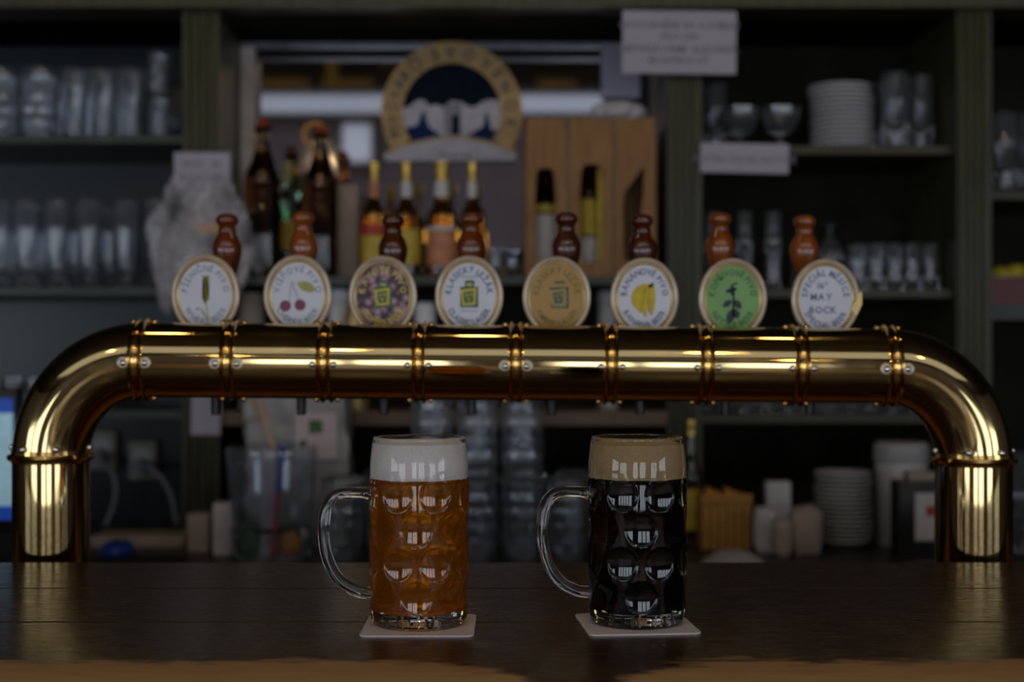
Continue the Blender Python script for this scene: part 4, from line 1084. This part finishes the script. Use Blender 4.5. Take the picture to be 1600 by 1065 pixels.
# big glass jar with odds and ends
jd = 2.72; jx = X(425, jd)
jar = thing('glass_jar', 'large open glass jar holding papers and pens on the worktop', 'jar', (jx, jd, CZT))
jr = 70 * jd / F; jh = Z(698, jd) - CZT
MB().lathe(shell([(jr * .84, 0), (jr * .88, .004), (jr * .92, jh * .3), (jr * .98, jh * .8), (jr * 1.02, jh * .95), (jr * 1.0, jh)], .0035, .010), 40, (jx, jd, CZT + .0004)).build('glass', 'glass_thin', jar)
o = MB().rbox((X(412, jd), jd - .03, CZT + .013), (X(436, jd), jd - .027, Z(700, jd)), .001).build('folded_paper', 'paper'); tag(o, 'white folded paper standing in the glass jar', 'paper')
pn = thing('ballpoint_pen', 'blue and magenta pen standing in the glass jar', 'pen', (X(438, jd), jd - .05, CZT + .013))
MB().tube([(X(432, jd), jd - .040, CZT + .013), (X(440, jd), jd - .040, Z(765, jd))], .0055, seg=12).build('barrel', 'pink_plastic', pn, 'magenta barrel')
MB().tube([(X(440, jd), jd - .040, Z(764.5, jd)), (X(447, jd), jd - .040, Z(694, jd))], .0062, seg=12).build('cap', 'blue_plastic', pn, 'dark blue cap')
st = MB().tube([(X(432, jd), jd + .01, CZT + .014), (X(424, jd), jd + .01, Z(700, jd)), (X(400, jd), jd + .01, Z(618, jd))], [.004, .007, .013], [.003, .003, .004], 12).build('wooden_spatula', 'stick_wood'); tag(st, 'pale wooden spatula leaning out of the glass jar', 'spatula')
lumpy('lime', (X(398, jd), jd - .022, CZT + .031), (.022, .022, .019), 'ink_green', 'small green lime at the bottom of the glass jar', 'fruit', .05, 4)
lumpy('lemon', (X(449, jd), jd - .012, CZT + .031), (.018, .018, .018), 'orange_label', 'small orange citrus at the bottom of the glass jar', 'fruit', .05, 5)
# paper bag with a card
pb = thing('paper_bag', 'grey white paper bag with a printed card behind the glass jar', 'bag', (X(470, 2.93), 2.93, CZT))
bgm = MB(); nn = 14; rnd = random.Random(3); x0, x1, y0, y1 = X(392, 2.93), X(548, 2.93), 2.86, 2.955; zt = Z(612, 2.93)
rows = []
for i in range(nn + 1):
    zz = CZT + .0006 + (zt - CZT) * i / nn; row = []
    for (x, y) in [(x0 + (x1 - x0) * a / 8, y0) for a in range(8)] + [(x1, y0 + (y1 - y0) * a / 4) for a in range(4)] + [(x1 - (x1 - x0) * a / 8, y1) for a in range(8)] + [(x0, y1 - (y1 - y0) * a / 4) for a in range(4)]:
        k = .0 if i == 0 else .006
        bgm.v.append((x + rnd.uniform(-k, k), y + rnd.uniform(-k, k), zz + (rnd.uniform(-k, k) if 0 < i < nn else 0))); row.append(len(bgm.v) - 1)
    rows.append(row)
for a, b in zip(rows, rows[1:]):
    for i in range(24): bgm.f.append((a[i], a[(i + 1) % 24], b[(i + 1) % 24], b[i]))
bgm.f += [tuple(reversed(rows[0]))]
bgm.build('bag_body', 'porcelain_grey', pb, smooth=20)
cdp = 2.848
MB().box((X(461, cdp), cdp, Z(716, cdp)), (X(527, cdp), cdp + .002, Z(645, cdp))).build('card', 'paper_pink', pb, 'pinkish printed card', smooth=0)
MB().prism([(X(a, cdp), Z(b, cdp)) for a, b in ((483, 656), (503, 656), (505, 676), (482, 677))], cdp - .0006, cdp - .0001).build('card_print', 'ink_dkgreen', pb, smooth=0)
MB().prism([(X(a, cdp), Z(b, cdp)) for a, b in ((468, 687), (479, 686), (479, 698), (469, 699))], cdp - .0006, cdp - .0001).build('card_print', 'ink_dkgreen', pb, smooth=0)
# upturned mugs stacked on the worktop
HMs = HM
def updown(px, D, z, label, rz):
    o = glass(bmug, px, D, z, label, 'upturned mugs stacked on the worktop', rz, 1.0, True, HMs); return o
for i, px in enumerate((536, 606, 676, 746, 816, 886)): updown(px, 2.72, CZT, 'upturned dimpled mug on the worktop, %s from left in the front row' % ORD[i], -1.3 - .1 * i)
tr = thing('glass_tray', 'thin tray between the two layers of upturned mugs', 'tray', (X(740, 2.78), 2.78, CZT + HM + .0006))
MB().rbox((X(636, 2.72), 2.66, CZT + HM + .0008), (X(856, 2.72), 2.83, CZT + HM + .0048), .001).build('tray_sheet', 'glass_thin', tr)
for i, px in enumerate((676, 746, 816)): updown(px, 2.72, CZT + HM + .0049, 'upturned dimpled mug on the tray, %s from left in the upper layer' % ORD[i], -1.6)
for i, px in enumerate((600, 675, 750, 825, 900)): updown(px, 2.88, CZT, 'upturned dimpled mug on the worktop, %s from left in the back row' % ORD[i], -1.6)
# things on the brown lower shelf, seen between pipe and badges
def cup(px, D, z, r, h, label, m='porcelain'):
    o = MB().lathe(shell([(r * .78, 0), (r * .8, .002), (r * .9, h * .5), (r, h * .97), (r * 1.03, h)], .002, .004), 24, (0, 0, 0)).build('paper_cup_stack', m); o.location = (X(px, D), D, z + .0004)
    tag(o, label, 'cups'); return o
def canister(name, px, D, z, wpx, pyt, label, cat, m, lidm=None, lidf=.2):
    r = wpx * D / F / 2; H = Z(pyt, D) - z; t = thing(name, label, cat, (X(px, D), D, z + .0004))
    b = H * (1 - lidf)
    MB().lathe([(0, 0), (r * .93, 0), (r * .96, .003), (r * .96, b * .97), (r * .9, b), (0, b)], 32).build('body', m, t, world=False)
    if lidm: MB().lathe([(0, b + .0005), (r, b + .0005), (r * 1.02, b + .004), (r * 1.0, H - .006), (r * .9, H), (0, H)], 32).build('lid', lidm, t, world=False)
    return t
canister('white_canister', 664, 3.06, zC2, 34, 473, 'white lidded canister showing above the pipe between the third and fourth badges', 'canister', 'bright_white', 'bright_white', .1)
canister('white_canister', 530, 3.06, zC2, 34, 453, 'white lidded canister showing between the second and third badges', 'canister', 'bright_white', 'bright_white', .1)
canister('white_canister', 950, 3.06, zC2, 32, 455, 'white lidded canister showing between the fifth and sixth badges', 'canister', 'porcelain_grey', 'porcelain_grey', .1)
canister('grey_canister', 392, 3.06, zC2, 40, 458, 'grey canister showing between the first and second badges', 'canister', 'porcelain_grey', 'brown_card', .3)
bj = thing('brass_jug', 'dark brass jug showing left of the third badge above the pipe', 'jug', (X(556, 2.99), 2.99, zC2))
jr = .026
MB().lathe([(0, 0), (jr, 0), (jr * 1.05, .01), (jr * 1.1, .10), (jr * 1.0, .19), (jr * .7, .225), (jr * .3, .238), (0, .24)], 32, (X(556, 2.99), 2.99, zC2 + .0004)).build('body', 'brass_gold', bj)
MB().tube(catmull([(X(556, 2.99) + jr, 2.99, zC2 + .17), (X(556, 2.99) + jr + .025, 2.99, zC2 + .15), (X(556, 2.99) + jr + .02, 2.99, zC2 + .07), (X(556, 2.99) + jr, 2.99, zC2 + .05)], 5), .004, seg=8).build('handle', 'brass_gold', bj)
# ------------------------------------------------------------------ right of the worktop
D = 2.80
wb = thing('slatted_wooden_box', 'orange slatted wooden box right of the mug of dark beer', 'box', (X(1136, D), D, CZT))
x0, x1, z0, z1 = X(1097, D), X(1174, D), CZT + .0004, Z(768, D)
for i in range(6):
    a = x0 + (x1 - x0) * i / 6
    MB().rbox((a + .001, D, z0 + .004), (a + (x1 - x0) / 6 - .001, D + .007, z1 - .012 - .004 * (i % 2)), .001).build('slat', 'box_wood', wb)
MB().rbox((x0 - .002, D - .004, z1 - .026), (x1 + .002, D - .0003, z1 - .004), .001).build('top_rail', 'box_wood', wb)
for a in (x0, x1 - .007): MB().box((a, D + .0075, z0), (a + .007, D + .09, z1 - .01)).build('side_board', 'box_wood', wb, smooth=0)
MB().box((x0, D + .0905, z0), (x1, D + .097, z1 - .01)).build('back_board', 'box_wood', wb, smooth=0)
MB().box((x0 + .0075, D + .0075, z0), (x1 - .0075, D + .09, z0 + .006)).build('bottom_board', 'box_wood', wb, smooth=0)
for i in range(6):
    xx = x0 + .013 + i * .0125
    o = MB().rbox((xx, D + .012, z0 + .0065), (xx + .009, D + .075, z1 + .004 - .005 * (i % 3)), .002).build('sugar_sachet_bundle', 'orange_label'); tag(o, '%s orange sachet bundle from left in the slatted wooden box' % ORD[i], 'sachets', 'orange sachets in the wooden box')
pd = 2.60
o = MB().lathe([(0, .0), (.060, 0), (.062, .003), (.054, .012), (.036, .025), (.022, .030), (0, .031)], 40, (0, 0, 0)).build('upturned_bowl', 'porcelain'); o.location = (X(1145, pd), pd, CZT + .0004)
tag(o, 'low white bowl turned upside down in front of the slatted wooden box', 'bowl')
o = onto(1198, 1236, 752, 2.86, .04, 'porcelain', 'milk_carton', 'white carton standing behind the beige bags', 'box')
o = lumpy('sugar_bag', (X(1196, 2.78), 2.78, CZT + .044), (.021, .018, .041), 'porcelain', 'small white paper bag right of the slatted wooden box', 'bag', .22, 21, 30, .7, (48, 32), .55)
o = lumpy('sugar_bag', (X(1222, 2.74), 2.74, CZT + .036), (.016, .016, .033), 'brown_card', 'small beige paper bag in the middle of the three beside the saucers', 'bag', .22, 22, 30, .7, (48, 32), .55)
o = lumpy('sugar_bag', (X(1258, 2.76), 2.76, CZT + .046), (.027, .022, .042), 'brown_card', 'rounded beige paper bag left of the saucer stack', 'bag', .22, 23, 30, .7, (48, 32), .6)
canister('white_canister', 1408, 2.90, CZT, 84, 690, 'tall white canister with a wide lid left of the right brass column', 'canister', 'porcelain', 'porcelain_grey', .19)
bt_ = thing('black_carton', 'black carton with a white label beside the right brass column', 'box', (X(1440, 2.74), 2.74, CZT))
MB().rbox((X(1404, 2.74), 2.74, CZT + .0004), (X(1478, 2.74), 2.80, Z(752, 2.74)), .002).build('carton_body', 'black_plastic', bt_)
MB().box((X(1430, 2.74), 2.7390, Z(844, 2.74)), (X(1472, 2.74), 2.7398, Z(770, 2.74))).build('label', 'white_label', bt_, 'white label', smooth=0)
MB().prism([(X(1454, 2.74) + .010 * cos(t * pi / 8), Z(798, 2.74) + .011 * sin(t * pi / 8)) for t in range(16)], 2.7384, 2.7389).build('label_mark', 'red_label', bt_, 'red round mark', smooth=0)
o = MB().rbox((X(1422, 2.74), 2.75, Z(752, 2.74) + .0004), (X(1466, 2.74), 2.79, Z(738, 2.74)), .002).build('beige_packet', 'brown_card'); tag(o, 'flat beige packet lying on the black carton', 'packet')
bottle('oil_bottle', 'slim amber bottle half hidden behind the mug of dark beer', 'bottle', 1080, 2.90, CZT, .255, .020, .009, (.55, .70), 'glass_amber', False, [('label', 'yellow_label', .12, .45, 0, None), ('cap', 'gold_foil', .88, 1, 0, None)])
# ------------------------------------------------------------------ far right: red crate with lemons
cx = thing('plastic_crate', 'dark red plastic crate with a teal base on the far right shelf', 'crate', (X(1590, 3.05), 3.05, zF2))
x0, x1, z1 = X(1548, 3.02), X(1650, 3.02), Z(432, 3.02)
for a, b in (((x0, 3.02), (x1, 3.028)), ((x0, 3.16), (x1, 3.168)), ((x0, 3.0285), (x0 + .008, 3.1595)), ((x1 - .008, 3.0285), (x1, 3.1595))):
    MB().box((a[0], a[1], zF2 + .0125), (b[0], b[1], z1)).build('side_wall', 'red_plastic', cx, smooth=0)
MB().rbox((x0 - .002, 3.018, zF2 + .0004), (x1 + .002, 3.17, zF2 + .012), .002).build('base', 'teal_plastic', cx, 'teal base')
for i, (px, dy, up) in enumerate(((1563, .0, .0), (1590, .015, .006), (1618, .0, .002), (1576, .055, .004), (1604, .055, .008))):
    lumpy('lemon', (X(px, 3.07), 3.07 + dy, z1 + .004 + up), (.024, .021, .021), 'lemon', '%s lemon in the red crate on the far right shelf' % ('front left', 'front middle', 'front right', 'back left', 'back right')[i], 'fruit', .04, 30 + i)
# lemons share a group
for o in S.objects:
    if o.get('category') == 'fruit' and 'red crate' in o.get('label', ''): o['group'] = 'lemons in the red crate'
# prototypes that were never placed do not exist; empties keep no size in the render
